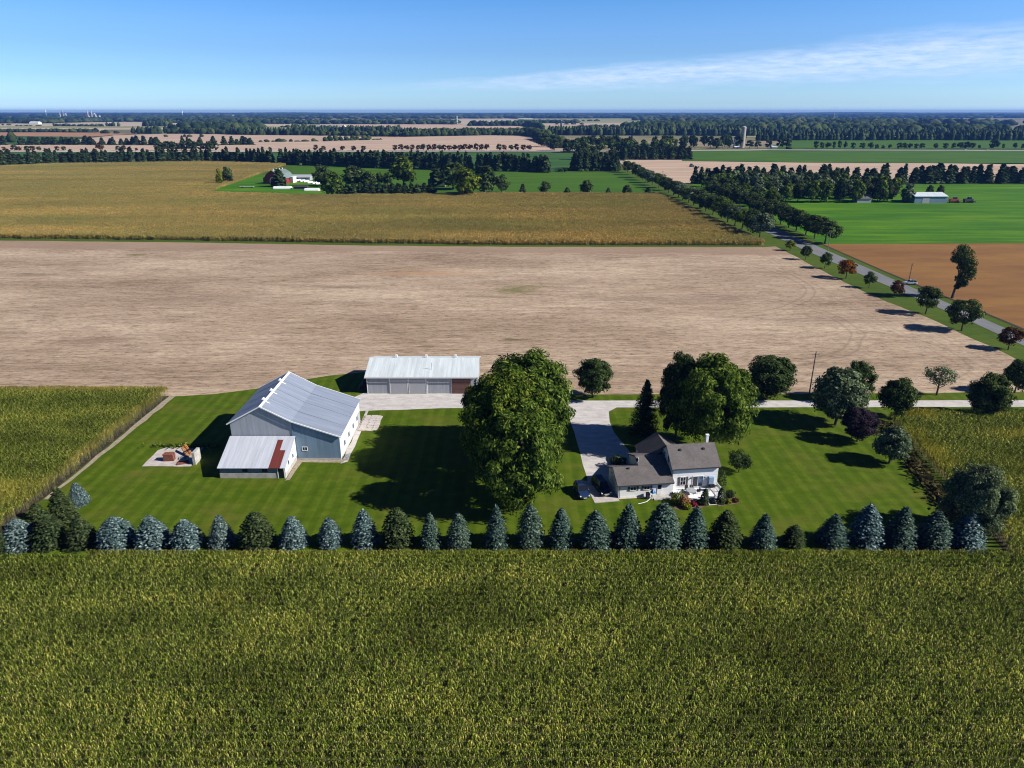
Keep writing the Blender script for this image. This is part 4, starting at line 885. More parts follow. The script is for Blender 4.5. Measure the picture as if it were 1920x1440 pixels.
# ------------------------------------------------------------------ buildings
def slope(b,p0,p1,a0,a1,axis,th=.12,lift=.02):
    """thick roof plane whose profile runs p0->p1 (t,z)"""
    (t0,z0),(t1,z1)=p0,p1; L=math.hypot(t1-t0,z1-z0); nx,nz=-(z1-z0)/L,(t1-t0)/L
    if nz<0: nx,nz=-nx,-nz
    q=[(t0+nx*lift,z0+nz*lift),(t1+nx*lift,z1+nz*lift),(t1+nx*(lift+th),z1+nz*(lift+th)),(t0+nx*(lift+th),z0+nz*(lift+th))]
    b.prism(q,a0,a1,axis); return b
def ext(p0,p1,d):
    L=math.hypot(p1[0]-p0[0],p1[1]-p0[1]); return (p1[0]+(p1[0]-p0[0])/L*d,p1[1]+(p1[1]-p0[1])/L*d)
def window(parent,face,at,a,z,w,h,nx=1,nz=1,frame='white',glass='glass',name='window',fw=.07,out=1):
    """face F/B: wall at y=at, a=x centre; L/R: wall at x=at, a=y centre; out: outward sign"""
    def bx(b,a0,a1,z0,z1,d0,d1):
        d0,d1=at+out*d0,at+out*d1
        return b.box(a0,a1,d0,d1,z0,z1) if face in 'FB' else b.box(d0,d1,a0,a1,z0,z1)
    b=MB(); bx(b,a-w/2-fw,a+w/2+fw,z+h/2,z+h/2+fw,0,.07); bx(b,a-w/2-fw,a+w/2+fw,z-h/2-fw,z-h/2,0,.09)
    bx(b,a-w/2-fw,a-w/2,z-h/2,z+h/2,0,.068); bx(b,a+w/2,a+w/2+fw,z-h/2,z+h/2,0,.068)
    for i in range(1,nx): x=a-w/2+w*i/nx; bx(b,x-.025,x+.025,z-h/2,z+h/2,.0,.055)
    for i in range(1,nz): q=z-h/2+h*i/nz; bx(b,a-w/2,a+w/2,q-.02,q+.02,.0,.05)
    o=b.build(name,M[frame],parent)
    for i in range(nx):
        p=MB(); x0=a-w/2+w*i/nx+(.025 if i else 0); x1=a-w/2+w*(i+1)/nx-(.025 if i<nx-1 else 0); bx(p,x0,x1,z-h/2,z+h/2,.0,.03); p.build('pane',M[glass],o)
    return o
# --- big grey barn
def barn():
    t=empty('barn',(-45.3,115.2,0),0,'Big grey metal barn with ridge vents and an uneven roof','barn')
    xl,xb,xr=-5.9,5.3,13.7; D=17.1
    EL,RG,BK,ER=(xl,7.55),(0,10.75),(xb,7.85),(xr,4.85)
    MB().prism([(xl,.35),(xb,.35),(xb,BK[1]),RG,EL],0,D,'y').build('wall',M['wall_grey'],t)
    MB().prism([(xb,.35),(xr,.35),ER,BK],-.05,D+.05,'y').build('wall',M['wall_blue'],t)['label']='blue grey lean-to wall'
    MB().box(xl-.04,xr+.06,-.1,D+.1,-.1,.35).build('foundation',M['concrete'],t)
    MB().box(xr+.005,xr+.05,.0,D,.35,4.75).build('side_wall',M['wall_white_rib'],t)
    MB().box(xb-.07,xb+.07,-.12,-.06,.4,7.6).build('corner_trim',M['wall_blue'],t)
    ys=[-.35,4.2,8.6,13.1,D+.35]
    k=0
    for i in range(4):
        y0,y1=ys[i]+.03,ys[i+1]-.03
        for p0,p1,m in ((RG,ext(RG,EL,.45),'roof_grey'),(RG,BK,'roof_grey2'),(BK,ext(BK,ER,.35),'roof_grey')):
            slope(MB(),p0,p1,y0,y1,'y',.07,.03+.008*(k%2)).build('roof_panel',M[m],t); k+=1
    bb=MB()
    for y in ys[1:4]:
        for p0,p1 in ((RG,ext(RG,EL,.45)),(RG,BK),(BK,ext(BK,ER,.35))): slope(bb,p0,p1,y-.07,y+.07,'y',.05,.115)
    bb.build('roof_seam',M['roof_grey'],t)
    tb=MB()
    for y0,y1 in ((-.47,-.36),(D+.36,D+.47)):
        for p0,p1 in ((RG,ext(RG,EL,.5)),(RG,BK),(BK,ext(BK,ER,.4))): slope(tb,p0,p1,y0,y1,'y',.22,-.05)
    tb.prism([(-.3,10.72),(0,10.9),(.3,10.72),(.3,10.78),(0,10.98),(-.3,10.78)],-.36,D+.36,'y')
    tb.build('roof_trim',M['white'],t)
    for y in (2.2,6.6,11.9,16.0)[:3]:
        v=MB(); v.box(-.16,.16,y-.16,y+.16,10.8,11.25)
        v.add([(-.3,y-.3,11.25),(.3,y-.3,11.25),(.3,y+.3,11.25),(-.3,y+.3,11.25),(0,y,11.65)],[(0,1,4),(1,2,4),(2,3,4),(3,0,4),(3,2,1,0)])
        slope(v,(0,10.86),(.95,10.34),y-.13,y+.13,'y',.04,.06); v.build('ridge_vent',M['white'],t)
    window(t,'F',-.05,7.2,2.3,.85,.65,2,1,out=-1)
    for y in (3.2,6.8,10.6,14.2): window(t,'R',xr+.05,y,2.0,.7,.8,1,1,frame='wall_blue')
    # wooden sliding door on the yard side
    MB().box(xr+.05,xr+.11,15.0,16.8,.3,2.6).build('door',M['door_grey'],t)
    a=empty('lean_shed',(-45.3,108.2,0),0,'Low white roofed shed with a rusty roof strip in front of the barn','shed')
    x0,x1=-5.9,5.55; d=6.85
    MB().prism([(.02,.95),(d-.02,.95),(d-.02,4.75),(.02,2.15)],x0,x1,'x').build('wall',M['wall_shed_front'],a)
    MB().box(x0-.05,x1+.03,-.05,d-.1,-.1,.95).build('foundation',M['concrete'],a)
    MB().prism([(.0,.97),(d-.05,.97),(d-.05,4.72),(.0,2.15)],x1+.005,x1+.06,'x').build('side_wall',M['wall_white_rib'],a)
    n=12; wd=(x1-x0+.5)/n
    P0,P1=(d,4.85),(-.35,2.05)
    for i in range(n):
        xa=x0-.25+i*wd
        rust=i in (9,10)
        m='rust_sheet' if rust else 'roof_shed'
        if rust:
            tt=.12 if i==9 else .45
            q=(P0[0]+(P1[0]-P0[0])*tt,P0[1]+(P1[1]-P0[1])*tt)
            o=slope(MB(),P0,q,xa+.01,xa+wd-.01,'x',.05,.06).build('roof_sheet',M['roof_shed'],a)
            o=slope(MB(),q,P1,xa+.01,xa+wd-.01,'x',.05,.064).build('roof_sheet',M[m],a); o['label']='rusty red roof sheet'
        else: slope(MB(),P0,P1,xa+.01,xa+wd-.01,'x',.05,.06+.006*(i%2)).build('roof_sheet',M[m],a)
    for x in (-1.45,2.0): window(a,'F',.02,x,1.62,.8,.55,2,1,frame='trim_dark',out=-1)
    b=MB(); b.box(4.35,5.35,-.09,-.051,.05,2.0); b.build('door',M['black'],a); 
    MB().box(4.22,4.34,-.12,-.051,0,2.1).box(5.36,5.48,-.12,-.051,0,2.1).build('door_frame',M['white'],a)
    for y in (2.0,4.6): window(a,'R',x1+.06,y,2.1,.4,.55,1,1,frame='wall_blue')
barn()
# gravel along the barn's right side
sheet('gravel_path',wob([(-31.4,113.6),(-30.2,114.5),(-30.4,127.2),(-30.9,137.9),(-31.5,137.9)],3,.15),.026,M['gravel'],px=False)
sheet('gravel_path',wob([(-39.6,107.3),(-38.9,107.6),(-38.6,114.2),(-31,114.0),(-31,115.3),(-39.7,115.3)],3,.1),.03,M['dirt'],px=False)
# broken stone slabs
def patio():
    r=random.Random(3); k=0
    base=MB().box(-31.3,-27.4,127.4,135.2,.03,.05)
    o=sheet('paved_patch',wob([(-31.3,127.6),(-28.2,127.6),(-27.2,129),(-27.5,131),(-27.3,134.2),(-28.5,135.4),(-31.3,135)],2,.1),.034,M['dirt'],px=False)
    gx=[[(-31.15+i*1.28+(r.uniform(-.38,.38) if 0<i<3 else r.uniform(-.12,.2)),127.8+j*1.22+r.uniform(-.36,.36)) for i in range(4)] for j in range(7)]
    for j in range(6):
        for i in range(3):
            q=[gx[j][i],gx[j][i+1],gx[j+1][i+1],gx[j+1][i]]; cx=sum(p[0] for p in q)/4; cy_=sum(p[1] for p in q)/4
            pts=[]
            for a in range(4):
                p=q[a]; p2=q[(a+1)%4]; pts.append((cx+(p[0]-cx)*.86,cy_+(p[1]-cy_)*.86)); mx,my=(p[0]+p2[0])/2,(p[1]+p2[1])/2; k=r.uniform(.9,1.0); pts.append((cx+(mx-cx)*k,cy_+(my-cy_)*k))
            b=MB(); n=len(pts); h=.09+r.uniform(0,.03)
            b.add([(p[0],p[1],.03) for p in pts]+[(p[0],p[1],h) for p in pts],[tuple(range(n,2*n))]+[(w,(w+1)%n,(w+1)%n+n,w+n) for w in range(n)])
            b.build('paving_slab',M['rock'],o)
patio()
# --- drive shed
def drive_shed():
    t=empty('drive_shed',(-33,147.75,0),0,'Long grey drive shed with a white roof beside the gravel yard','shed')
    L=25.; D=13.6; rz=6.3; ry=6.8
    MB().prism([(0,.0),(D,.0),(D,4.25),(ry,rz-.05),(0,4.25)],0,L,'x').build('wall',M['wall_grey'],t)
    n=25; w=(L+.8)/n; R0=(ry,rz)
    for i in range(n):
        xa=-.4+i*w
        slope(MB(),R0,(-.45,4.12),xa+.008,xa+w-.008,'x',.05,.05+.006*(i%2)).build('roof_sheet',M['roof_white'],t)
    slope(MB(),R0,(D+.45,4.12),-.4,L+.4,'x',.06,.05).build('rear_roof',M['roof_white'],t)
    MB().box(-.42,L+.42,ry-.22,ry+.22,rz+.08,rz+.16).build('ridge_cap',M['white'],t)
    for x in (5.9,12.9,19.8): MB().box(x-.25,x+.25,ry-.2,ry+.3,rz+.16,rz+.72).build('ridge_vent',M['white'],t)
    MB().box(-.42,L+.42,-.62,-.5,3.95,4.15).build('gutter',M['white'],t)
    for x0,x1 in ((5.2,9.3),(9.45,13.5)):
        d=MB().box(x0,x1,-.14,-.07,.08,3.95).build('sliding_door',M['door_grey'],t)
        MB().box(x0+.02,x0+.12,-.17,-.141,.1,3.9).box(x1-.12,x1-.02,-.17,-.141,.1,3.9).build('door_edge',M['white'],d)
    d=MB().box(19.3,23.6,-.14,-.07,.08,3.6).build('brown_door',M['door_brown'],t)
    for z in (1.2,2.4): MB().box(19.3,23.6,-.16,-.141,z-.03,z+.03).build('door_rail',M['trim_dark'],d)
    MB().box(5.0,13.7,-.2,-.06,3.98,4.1).build('door_track',M['trim_dark'],t)
    for x in (-.02,5.05,13.62,19.15,L-.1): MB().box(x,x+.12,-.1,-.003,0,4.0).build('wall_trim',M['white'],t)
    MB().cyl((14.6,2.3,4.9),(14.6,2.3,6.6),.05).cyl((12.8,1.9,4.85),(14.6,2.3,4.95),.05).build('vent_pipe',M['chrome'],t)
    # junk leaning at the left end
    a=MB(); 
    for i in range(5): a.box(-35.3+i*.35,-35.1+i*.35,149.5+i*.3,152,.02,1.2+.35*(i%3))
    a.box(-35.6,-33.5,149.4,152.2,.0,.35)
    o=a.build('scrap_rack',[M['trim_dark']]); tag(o,'Dark rack of scrap in shadow at the left end of the drive shed','rack')
drive_shed()

# --- farmhouse
def house():
    th=R(7); t=empty('farmhouse',(26.9,103.4,0),th,'White clapboard farmhouse with grey shingle roofs, garage and deck','house')
    W_,D_=8.0,6.6; ez,rz=4.65,7.15; ry=3.3
    def ws(prof,a0,a1,ax,mat='siding',nm='wall'): return MB().prism(prof,a0,a1,ax).build(nm,M[mat],t)
    ws([(0,.0),(D_,.0),(D_,ez),(ry,rz-.08),(0,ez)],0,W_,'x')
    def gable_roof(x0,x1,y0,y1,ez,rz,ry,ov=.32,g=.25,ax='x',th=.13):
        o=None
        for p1 in ((y0,ez),(y1,ez)):
            p0=(ry,rz); e=ext(p0,p1,ov); q=slope(MB(),p0,e,x0-g,x1+g,ax,th,.02).build('roof',M['shingle'],t); o=o or q
        # barge boards and fascia
        b=MB()
        for a0,a1 in ((x0-g-.05,x0-g+.0),(x1+g,x1+g+.05)):
            for p1 in ((y0,ez),(y1,ez)): slope(b,(ry,rz),ext((ry,rz),p1,ov),a0,a1,ax,.2,-.06)
        b.build('barge_board',M['trim_dark'],t)
        for p1,s in (((y0,ez),-1),((y1,ez),1)):
            e=ext((ry,rz),p1,ov); m=MB()
            if ax=='x': m.box(x0-g,x1+g,e[0]+s*.01,e[0]+s*.11,e[1]-.1,e[1]+.03)
            else: m.box(e[0]+s*.01,e[0]+s*.11,x0-g,x1+g,e[1]-.1,e[1]+.03)
            m.build('gutter',M['trim_dark'],t)
        return o
    r=gable_roof(0,W_,0,D_,ez,rz,ry,.42)
    for x in (1.9,6.0): MB().box(x-.17,x+.17,2.35-.17,2.35+.17,6.2,6.85).build('roof_vent',M['trim_dark'],r)
    c=MB().box(7.0,7.45,3.9,4.35,6.0,8.3).build('chimney',M['white'],t); MB().box(6.95,7.5,3.85,4.4,8.3,8.42).build('chimney_cap',M['white'],c)
    # garage wing
    ws([(-.85,0),(5.6,0),(5.6,2.45),(2.4,3.85),(-.85,2.45)],-9.35,-.003,'x')
    r=gable_roof(-9.35,-.3,-.85,5.6,2.5,3.95,2.4,.35,.3)
    MB().box(-7.2,-6.9,1.75,2.0,3.6,4.15).build('roof_vent',M['trim_dark'],r)
    MB().box(-9.44,-9.355,.2,4.5,.05,2.15).build('garage_door',M['white'],t)
    # middle block
    ws([(.4,0),(8.8,0),(8.8,3.0),(4.6,4.65),(.4,2.95)],-4.9,-.004,'x')
    gable_roof(-4.9,-.35,.4,8.8,3.05,4.75,4.6,.3,.28)
    # rear wing, ridge runs back
    MB().prism([(-3.0,0),(4.2,0),(4.2,3.4),(.6,5.65),(-3.0,3.4)],6.61,11.,'y').build('wall',M['siding'],t)
    for p1 in ((-3.0,3.45),(4.2,3.45)):
        slope(MB(),(.6,5.75),ext((.6,5.75),p1,.3),5.0,11.2,'y',.13,.02).build('roof',M['shingle'],t)
    # windows, shutters, doors (front)
    def shut(x,z,w,h,y=0,s=.34):
        for q in (-1,1):
            xc=x+q*(w/2+.07+s/2+.03); b=MB(); b.box(xc-s/2,xc+s/2,y-.07,y-.003,z-h/2-.05,z+h/2+.05)
            for k in range(6): b.box(xc-s/2+.05,xc+s/2-.05,y-.085,y-.069,z-h/2+h*k/6+.03,z-h/2+h*k/6+.12)
            b.build('shutter',M['shutter'],t)
    window(t,'F',0,1.95,2.0,.85,1.45,2,2,out=-1); shut(1.95,2.0,.85,1.45)
    d=window(t,'F',0,4.55,1.75,1.75,1.95,2,1,out=-1,glass='glass_blue',name='sliding_door'); 
    MB().box(3.70,4.5,-.045,-.031,.8,2.7).build('door_screen',M['trim_dark'],d)
    MB().box(6.35,7.15,-.6,-.003,.62,2.65).build('door',M['door_blue'],t)
    for x in (5.75,3.3): MB().box(x-.06,x+.06,-.14,-.003,2.35,2.6).build('wall_lamp',M['black'],t)
    for x in (-6.9,-4.55): window(t,'F',-.85,x,1.62,.95,.62,2,1,out=-1); shut(x,1.62,.95,.66,-.85,.34)
    fd=MB().box(-2.75,-1.95,-.92,-.853,.35,2.3).build('front_door',M['white'],t); MB().box(-2.66,-2.04,-.945,-.921,1.3,2.2).build('pane',M['glass'],fd)
    MB().cyl((0.02,-.12,.1),(0.02,-.12,4.55),.05).build('downspout',M['trim_dark'],t); MB().cyl((-9.2,-.95,.1),(-9.2,-.95,2.4),.05).build('downspout',M['trim_dark'],t)
    for y in (2.3,4.2): window(t,'L',0,y,5.0,.6,1.2,1,2,out=-1)
    window(t,'L',-4.9,3.6,4.6,.55,.6,1,1,out=-1)
    # deck
    dk=MB().box(0.0,7.9,-3.6,-.01,.42,.58).build('deck',M['white'],t)
    for i in range(9): MB().box(.1+i*.96,.2+i*.96,-3.55,-3.45,0,.42).build('deck_post',M['white'],dk)
    rail=MB()
    pts=[(7.85,-.2),(7.85,-3.55)]
    rail.box(7.82,7.9,-3.55,-.2,1.45,1.52).box(7.83,7.89,-3.55,-.2,.72,.78)
    for i in range(12): rail.box(7.84,7.88,-3.5+i*.29,-3.46+i*.29,.58,1.5)
    for y in (-3.55,-1.9,-.25): rail.box(7.80,7.92,y-.06,y+.06,.0,1.6)
    rail.box(6.15,7.9,-3.6,-3.53,1.45,1.52)
    for i in range(7): rail.box(6.2+i*.26,6.24+i*.26,-3.59,-3.55,.58,1.5)
    rail.box(6.1,6.22,-3.62,-3.5,.0,1.6)
    rail.box(4.8,4.92,-3.62,-3.5,.0,1.5)
    rail.build('railing',M['white'],dk)
    sk=MB().box(.05,4.8,-3.58,-3.5,.0,.42).build('deck_skirt',M['white'],dk)
    st=MB()
    for k in range(3): st.box(4.95,6.08,-3.9-.32*k,-3.62-.32*k,.40-.14*k,.44-.14*k)
    st.build('step',M['shutter'],dk)
    s2=MB(); s2.prism([(-3.6,.5),(-3.6,.3),(-4.75,-.02),(-4.85,.12)],4.86,4.93,'x').prism([(-3.6,.5),(-3.6,.3),(-4.75,-.02),(-4.85,.12)],6.1,6.17,'x')
    s2.box(4.85,6.18,-4.9,-4.82,.0,.08); s2.build('stair_stringer',M['white'],dk)
    MB().box(-3.6,-.02,-2.35,-.853,.0,.16).build('porch_slab',M['concrete'],t)
    MB().box(-9.4,-3.6,-1.25,-.853,.0,.06).build('walkway',M['concrete_pink'],t)
    return t
house()
TH=R(7); CT_,ST_=math.cos(TH),math.sin(TH)
def hl(x,y): return (26.9+x*CT_-y*ST_,103.4+x*ST_+y*CT_)
# parking pad
sheet('parking_pad',[hl(-13.6,-1.9),hl(-9.4,-1.7),hl(-9.4,5.5),hl(-13.8,5.5)],.036,M['concrete_pink'],px=False)
kb=MB(); k0,k1=hl(-13.6,-1.98),hl(-9.4,-1.78)
kb.cyl((k0[0],k0[1],.06),(k1[0],k1[1],.06),.09,n=4); o=kb.build('pad_kerb',M['concrete']); o['kind']='structure'
# mulch beds
sheet('mulch_bed',wob([hl(-1.2,-5.4),hl(.3,-5.9),hl(4.7,-5.2),hl(4.8,-3.7),hl(-.2,-3.7),hl(-1.0,-4.2)],1.2,.12),.03,M['mulch'],px=False)
sheet('mulch_bed',wob([hl(6.2,-5.5),hl(9.8,-4.9),hl(10.3,-3.6),hl(9.6,-1.0),hl(8.0,-.4),hl(7.95,-3.7),hl(6.2,-3.7)],1.2,.12),.034,M['mulch'],px=False)
# shrubs
def shrub(name,x,y,rx,rz,mat,label,n=420,leaf=.16,cone=0,seed=1,z0=.02):
    r=np.random.default_rng(seed); d=nrm(r.normal(0,1,(n,3))); d[:,2]=np.abs(d[:,2]) if cone else d[:,2]
    q=r.random((n,1))**.3; P=d*q*np.array([[rx,rx,rz/2]]); P[:,2]+=rz/2
    if cone:
        t=r.random(n)**.8; a=r.uniform(0,6.28,n); rad=rx*(np.sqrt(np.clip(1-t**2.2,0,1)))*(.75+.25*r.random(n)); P=np.stack([rad*np.cos(a),rad*np.sin(a),t*rz],1); d=np.stack([np.cos(a),np.sin(a),np.full(n,.5)],1)
    V,F=leaf_quads(P,d+np.array([[0,0,.3]]),leaf,1.6,1,r)
    o=link(name,npmesh(name,V,F,M[mat]),loc=(x,y,z0)); tag(o,label,'shrub'); return o
for nm,(lx,ly),rx,rz,mt,lab,n_,cone,sd in (
 ('cedar_shrub',(4.1,-4.55),.72,2.9,'spruce_dark','Dark cone shaped cedar left of the deck stairs',700,1,1),
 ('cedar_shrub',(6.95,-4.5),.72,2.9,'spruce_dark','Dark cone shaped cedar right of the deck stairs',700,1,2),
 ('cedar_shrub',(9.0,.6),1.0,3.3,'leaf_dark','Rounded cedar against the right corner of the farmhouse',700,1,3),
 ('shrub',(.0,-3.6),1.25,1.9,'leaf_yellow','Olive green shrub at the left end of the deck',600,0,4),
 ('shrub',(.75,-4.5),.95,1.9,'shrub_pink','Coral pink shrub in front of the deck',500,0,5),
 ('shrub',(.9,-5.4),.75,.9,'leaf_yellow','Low yellow green plant under the coral shrub',300,0,6),
 ('shrub',(2.3,-4.7),.55,.7,'shrub_red','Bright red low shrub in front of the deck',250,0,7),
 ('shrub',(9.3,-2.8),.9,1.3,'leaf_dark','Dark round shrub outside the deck railing',400,0,8),
 ('shrub',(8.2,-4.6),.6,.7,'leaf_yellow','Small green plant beside the flower bed stones',250,0,9),
 ('shrub',(9.6,-4.3),.6,.6,'leaf_red','Faded brown shrub at the right end of the flower bed',250,0,10),
 ('shrub',(3.3,-4.3),.5,.8,'leaf_dark','Small dark shrub beside the red one',200,0,11)):
    x,y=hl(lx,ly); shrub(nm,x,y,rx,rz,mt,lab,n_,.17,cone,sd)
x,y=hl(-6.6,9.5); shrub('shrub',x,y,1.7,2.4,'leaf_dark','Dark bush in shade beside the driveway behind the garage',600,.22,0,21)
# patio furniture on the deck
def furniture():
    x,y=hl(2.75,-2.0); t=empty('patio_table',(x,y,.58),TH,'Round grey patio table on the deck','table')
    MB().cyl((0,0,.7),(0,0,.75),.85,n=16).build('tabletop',M['far_grey'],t)
    for a in range(4): MB().cyl((.5*math.cos(a*1.57+.78),.5*math.sin(a*1.57+.78),0),(.4*math.cos(a*1.57+.78),.4*math.sin(a*1.57+.78),.7),.025,n=5).build('leg',M['black'],t)
    MB().cyl((0,0,.75),(0,0,2.2),.02,n=5).build('pole',M['white'],t)
    ch=None
    for k,(dx,dy,rz,lab) in enumerate(((-1.25,0,-1.57,'Dark patio chair left of the deck table'),(1.25,.1,1.57,'Dark patio chair right of the deck table'),(-.4,1.0,3.14,'Dark patio chair behind the deck table, left one'),(.45,1.0,3.14,'Dark patio chair behind the deck table, right one'))):
        px,py=hl(2.75+dx,-2.0+dy)
        c=empty('patio_chair',(px,py,.58),TH+rz,lab,'chair','patio chairs on the deck')
        if ch is None:
            ms=[('seat',MB().box(-.28,.28,-.28,.28,.4,.46)),('backrest',MB().box(-.28,.28,-.30,-.25,.46,1.02))]+[('leg',MB().box(sx_*.25-.02,sx_*.25+.02,sy_*.25-.02,sy_*.25+.02,0,.4)) for sx_ in (-1,1) for sy_ in (-1,1)]+[('armrest',MB().box(s_*.3-.03,s_*.3+.03,-.28,.2,.62,.66)) for s_ in (-1,1)]
            ch=[(nm,b.mesh(nm,M['trim_dark'])) for nm,b in ms]
        for nm,me in ch: link(nm,me,c)
    x,y=hl(6.5,-1.4); t=empty('grill',(x,y,.58),TH,'Black covered barbecue grill at the right of the deck','grill')
    MB().box(-.45,.45,-.28,.28,.75,.95).build('firebox',M['black'],t); MB().prism([(-.28,.951),(.28,.951),(.24,1.2),(.0,1.32),(-.22,1.2)],-.44,.44,'x').build('lid',M['black'],t)
    MB().box(.45,.95,-.22,.22,.9,.94).box(-.95,-.45,-.22,.22,.9,.94).build('side_shelf',M['trim_dark'],t)
    for sx_ in (-.4,.4):
        for sy_ in (-.2,.2): MB().box(sx_-.025,sx_+.025,sy_-.025,sy_+.025,0,.75).build('leg',M['black'],t)
    x,y=hl(-3.75,-1.7); t=empty('blue_umbrella',(x,y,.0),TH,'Bright blue folded umbrella beside the garage door step','umbrella')
    b=MB(); n_=10; rings=[(.9,.10),(1.2,.5),(1.45,.42),(1.75,.12)]
    V=[];F=[]
    for j,(z,r_) in enumerate(rings):
        for i in range(n_): q=r_*(1 if i%2 else .72); V.append((q*math.cos(i*6.283/n_),q*math.sin(i*6.283/n_),z))
    for j in range(3):
        for i in range(n_): F.append((j*n_+i,j*n_+(i+1)%n_,(j+1)*n_+(i+1)%n_,(j+1)*n_+i))
    b.add(V,F); b.build('canopy',M['tarp_blue'],t); MB().cyl((0,0,0),(0,0,1.9),.03,n=6).build('pole',M['white'],t); MB().cyl((0,0,.0),(0,0,.12),.3,.25,10).build('base',M['concrete'],t)
    x,y=hl(-4.55,-1.6); t=empty('rubbish_bin',(x,y,.0),TH,'Dark wheeled bin in the shade left of the blue umbrella','bin')
    MB().prism([(-.28,.05),(.28,.05),(.34,1.0),(-.34,1.0)],-.26,.26,'x').build('body',M['umbrella_navy'],t); MB().box(-.3,.3,-.37,.37,1.001,1.07).build('lid',M['black'],t)
    for s_ in (-.27,.22): MB().cyl((s_,.27,.1),(s_+.05,.27,.1),.1,n=10).build('wheel',M['tyre'],t)
    hx=[hl(-6.6,-3.1),hl(-5.8,-2.9),hl(-5.0,-2.6),hl(-4.3,-1.9),hl(-3.9,-1.4)]
    b=MB()
    for p,q in zip(hx,hx[1:]): b.cyl((*p,.04),(*q,.04),.05,n=5)
    tag(b.build('garden_hose',M['white']),'Pale hose lying on the lawn in front of the garage','hose')
furniture()

# --- vehicles
def suv(name,x,y,rz,paint,label,L=4.6,Wd=1.85,H=1.65,z=.03,pickup=False,cat='car'):
    t=empty(name,(x,y,z),rz,label,cat); w=Wd/2   # +x is forward
    def loft(secs,nm,mat):
        # secs: (x, halfwidth_bottom, halfwidth_top, zbottom, ztop)
        V=[];F=[]
        for (sx_,wb,wt,zb,zt) in secs: V+= [(sx_,-wb,zb),(sx_,wb,zb),(sx_,wb*.5+wt*.5+.02,(zb+zt)/2),(sx_,wt,zt),(sx_,-wt,zt),(sx_,-(wb*.5+wt*.5+.02),(zb+zt)/2)]
        for j in range(len(secs)-1):
            for i in range(6): F.append((j*6+i,j*6+(i+1)%6,(j+1)*6+(i+1)%6,(j+1)*6+i))
        F.append(tuple(range(6))); F.append(tuple((len(secs)-1)*6+i for i in range(5,-1,-1)))
        b=MB(); b.add(V,F); return b.build(nm,M[mat],t)
    h=L/2
    loft([(-h,w*.82,w*.8,.45,.85),(-h+.12,w*.95,w*.88,.28,.98),(-h+.9,w,w*.93,.24,1.02),(0,w,w*.94,.24,1.0),(h-1.3,w,w*.92,.24,1.0),(h-.45,w*.96,w*.84,.26,.92),(h-.1,w*.88,w*.74,.3,.8),(h,w*.76,w*.66,.4,.66)],'body',paint)
    xr0,xr1=(-h+.25,h-1.35)
    if pickup: xr0=-h+1.9
    c0,c1=xr0+.45,xr1-.75
    V=[(xr0,-w*.88,1.0),(xr0,w*.88,1.0),(xr1,w*.88,1.0),(xr1,-w*.88,1.0),(c0,-w*.7,H-.03),(c0,w*.7,H-.03),(c1,w*.7,H-.03),(c1,-w*.7,H-.03)]
    b=MB(); b.add(V,[(4,5,6,7),(0,1,5,4),(1,2,6,5),(2,3,7,6),(3,0,4,7)]); b.build('cabin',M['glass'],t)
    MB().box(c0-.08,c1+.05,-w*.72,w*.72,H-.03,H+.02).build('roof',M[paint],t)
    pb=MB()
    for s_ in (-1,1):
        for xa,xb_ in ((xr0,c0),(xr1,c1)): pb.cyl((xa,s_*w*.89,1.0),(xb_,s_*w*.715,H-.02),.035,n=5)
        pb.cyl(((c0+c1)/2,s_*w*.89,1.0),((c0+c1)/2-.05,s_*w*.715,H-.02),.035,n=5)
    pb.build('pillar',M[paint],t)
    if not pickup: MB().box((c0+c1)/2-.75,(c0+c1)/2+.35,-w*.42,w*.42,H+.021,H+.035).build('sunroof',M['glass'],t)
    for s_ in (-1,1):
        MB().box(c0,c1-.2,s_*w*.62-.03,s_*w*.62+.03,H+.04,H+.09).build('roof_rail',M['chrome'],t)
        MB().box(xr1-.45,xr1-.3,s_*(w+.04),s_*(w+.2),.98,1.12).build('mirror',M['chrome'],t)
        MB().box(h-.28,h-.02,s_*w*.78-.16,s_*w*.78+.06 if s_<0 else s_*w*.78+.05,.66,.8).build('headlight',M['lampglass'],t)
        MB().box(-h-.02,-h+.12,s_*w*.75-.12,s_*w*.75+.08,.72,.9).build('taillight',M['redglass'],t)
        for xx in (-h+.85,h-.9):
            wh=MB().cyl((xx,s_*(w-.18),.34),(xx,s_*(w+.03),.34),.34,n=16).build('wheel',M['tyre'],t); MB().cyl((xx,s_*(w+.031),.34),(xx,s_*(w+.045),.34),.2,n=12).build('rim',M['rim'],wh)
    MB().box(h-.06,h+.02,-w*.45,w*.45,.42,.62).build('grille',M['chrome'],t)
    MB().box(h+.021,h+.03,-.26,.26,.36,.48).build('number_plate',M['white'],t)
    if pickup: MB().box(-h+.1,xr0-.1,-w*.78,w*.78,1.0,1.06).build('bed_cover',M['black'],t)
    return t
suv('parked_car',11.7,102.9,R(-79),'paint_blue','Dark blue estate car parked on the grass left of the garage')
suv('pickup_truck',15.2,104.2,R(-76),'paint_dark','Dark green pickup in the shade on the parking pad',5.2,1.95,1.8,.045,False,'truck')
suv('parked_car',*G(1706,533),R(172),'paint_silver','White car parked on the far shoulder of the country road',4.6,1.85,1.6,.06)
def tiny_vehicle(px,py,label):
    x,y=G(px,py); suv('passing_car',x,y,R(3),'paint_silver',label,5.,2,1.7,.95)
tiny_vehicle(1479,282.2,'Left one of two white cars on the far road at right') if False else tiny_vehicle(1810,282.6,'Left one of two white cars on the far road at right')
tiny_vehicle(1851,282.8,'Right one of two white cars on the far road at right')
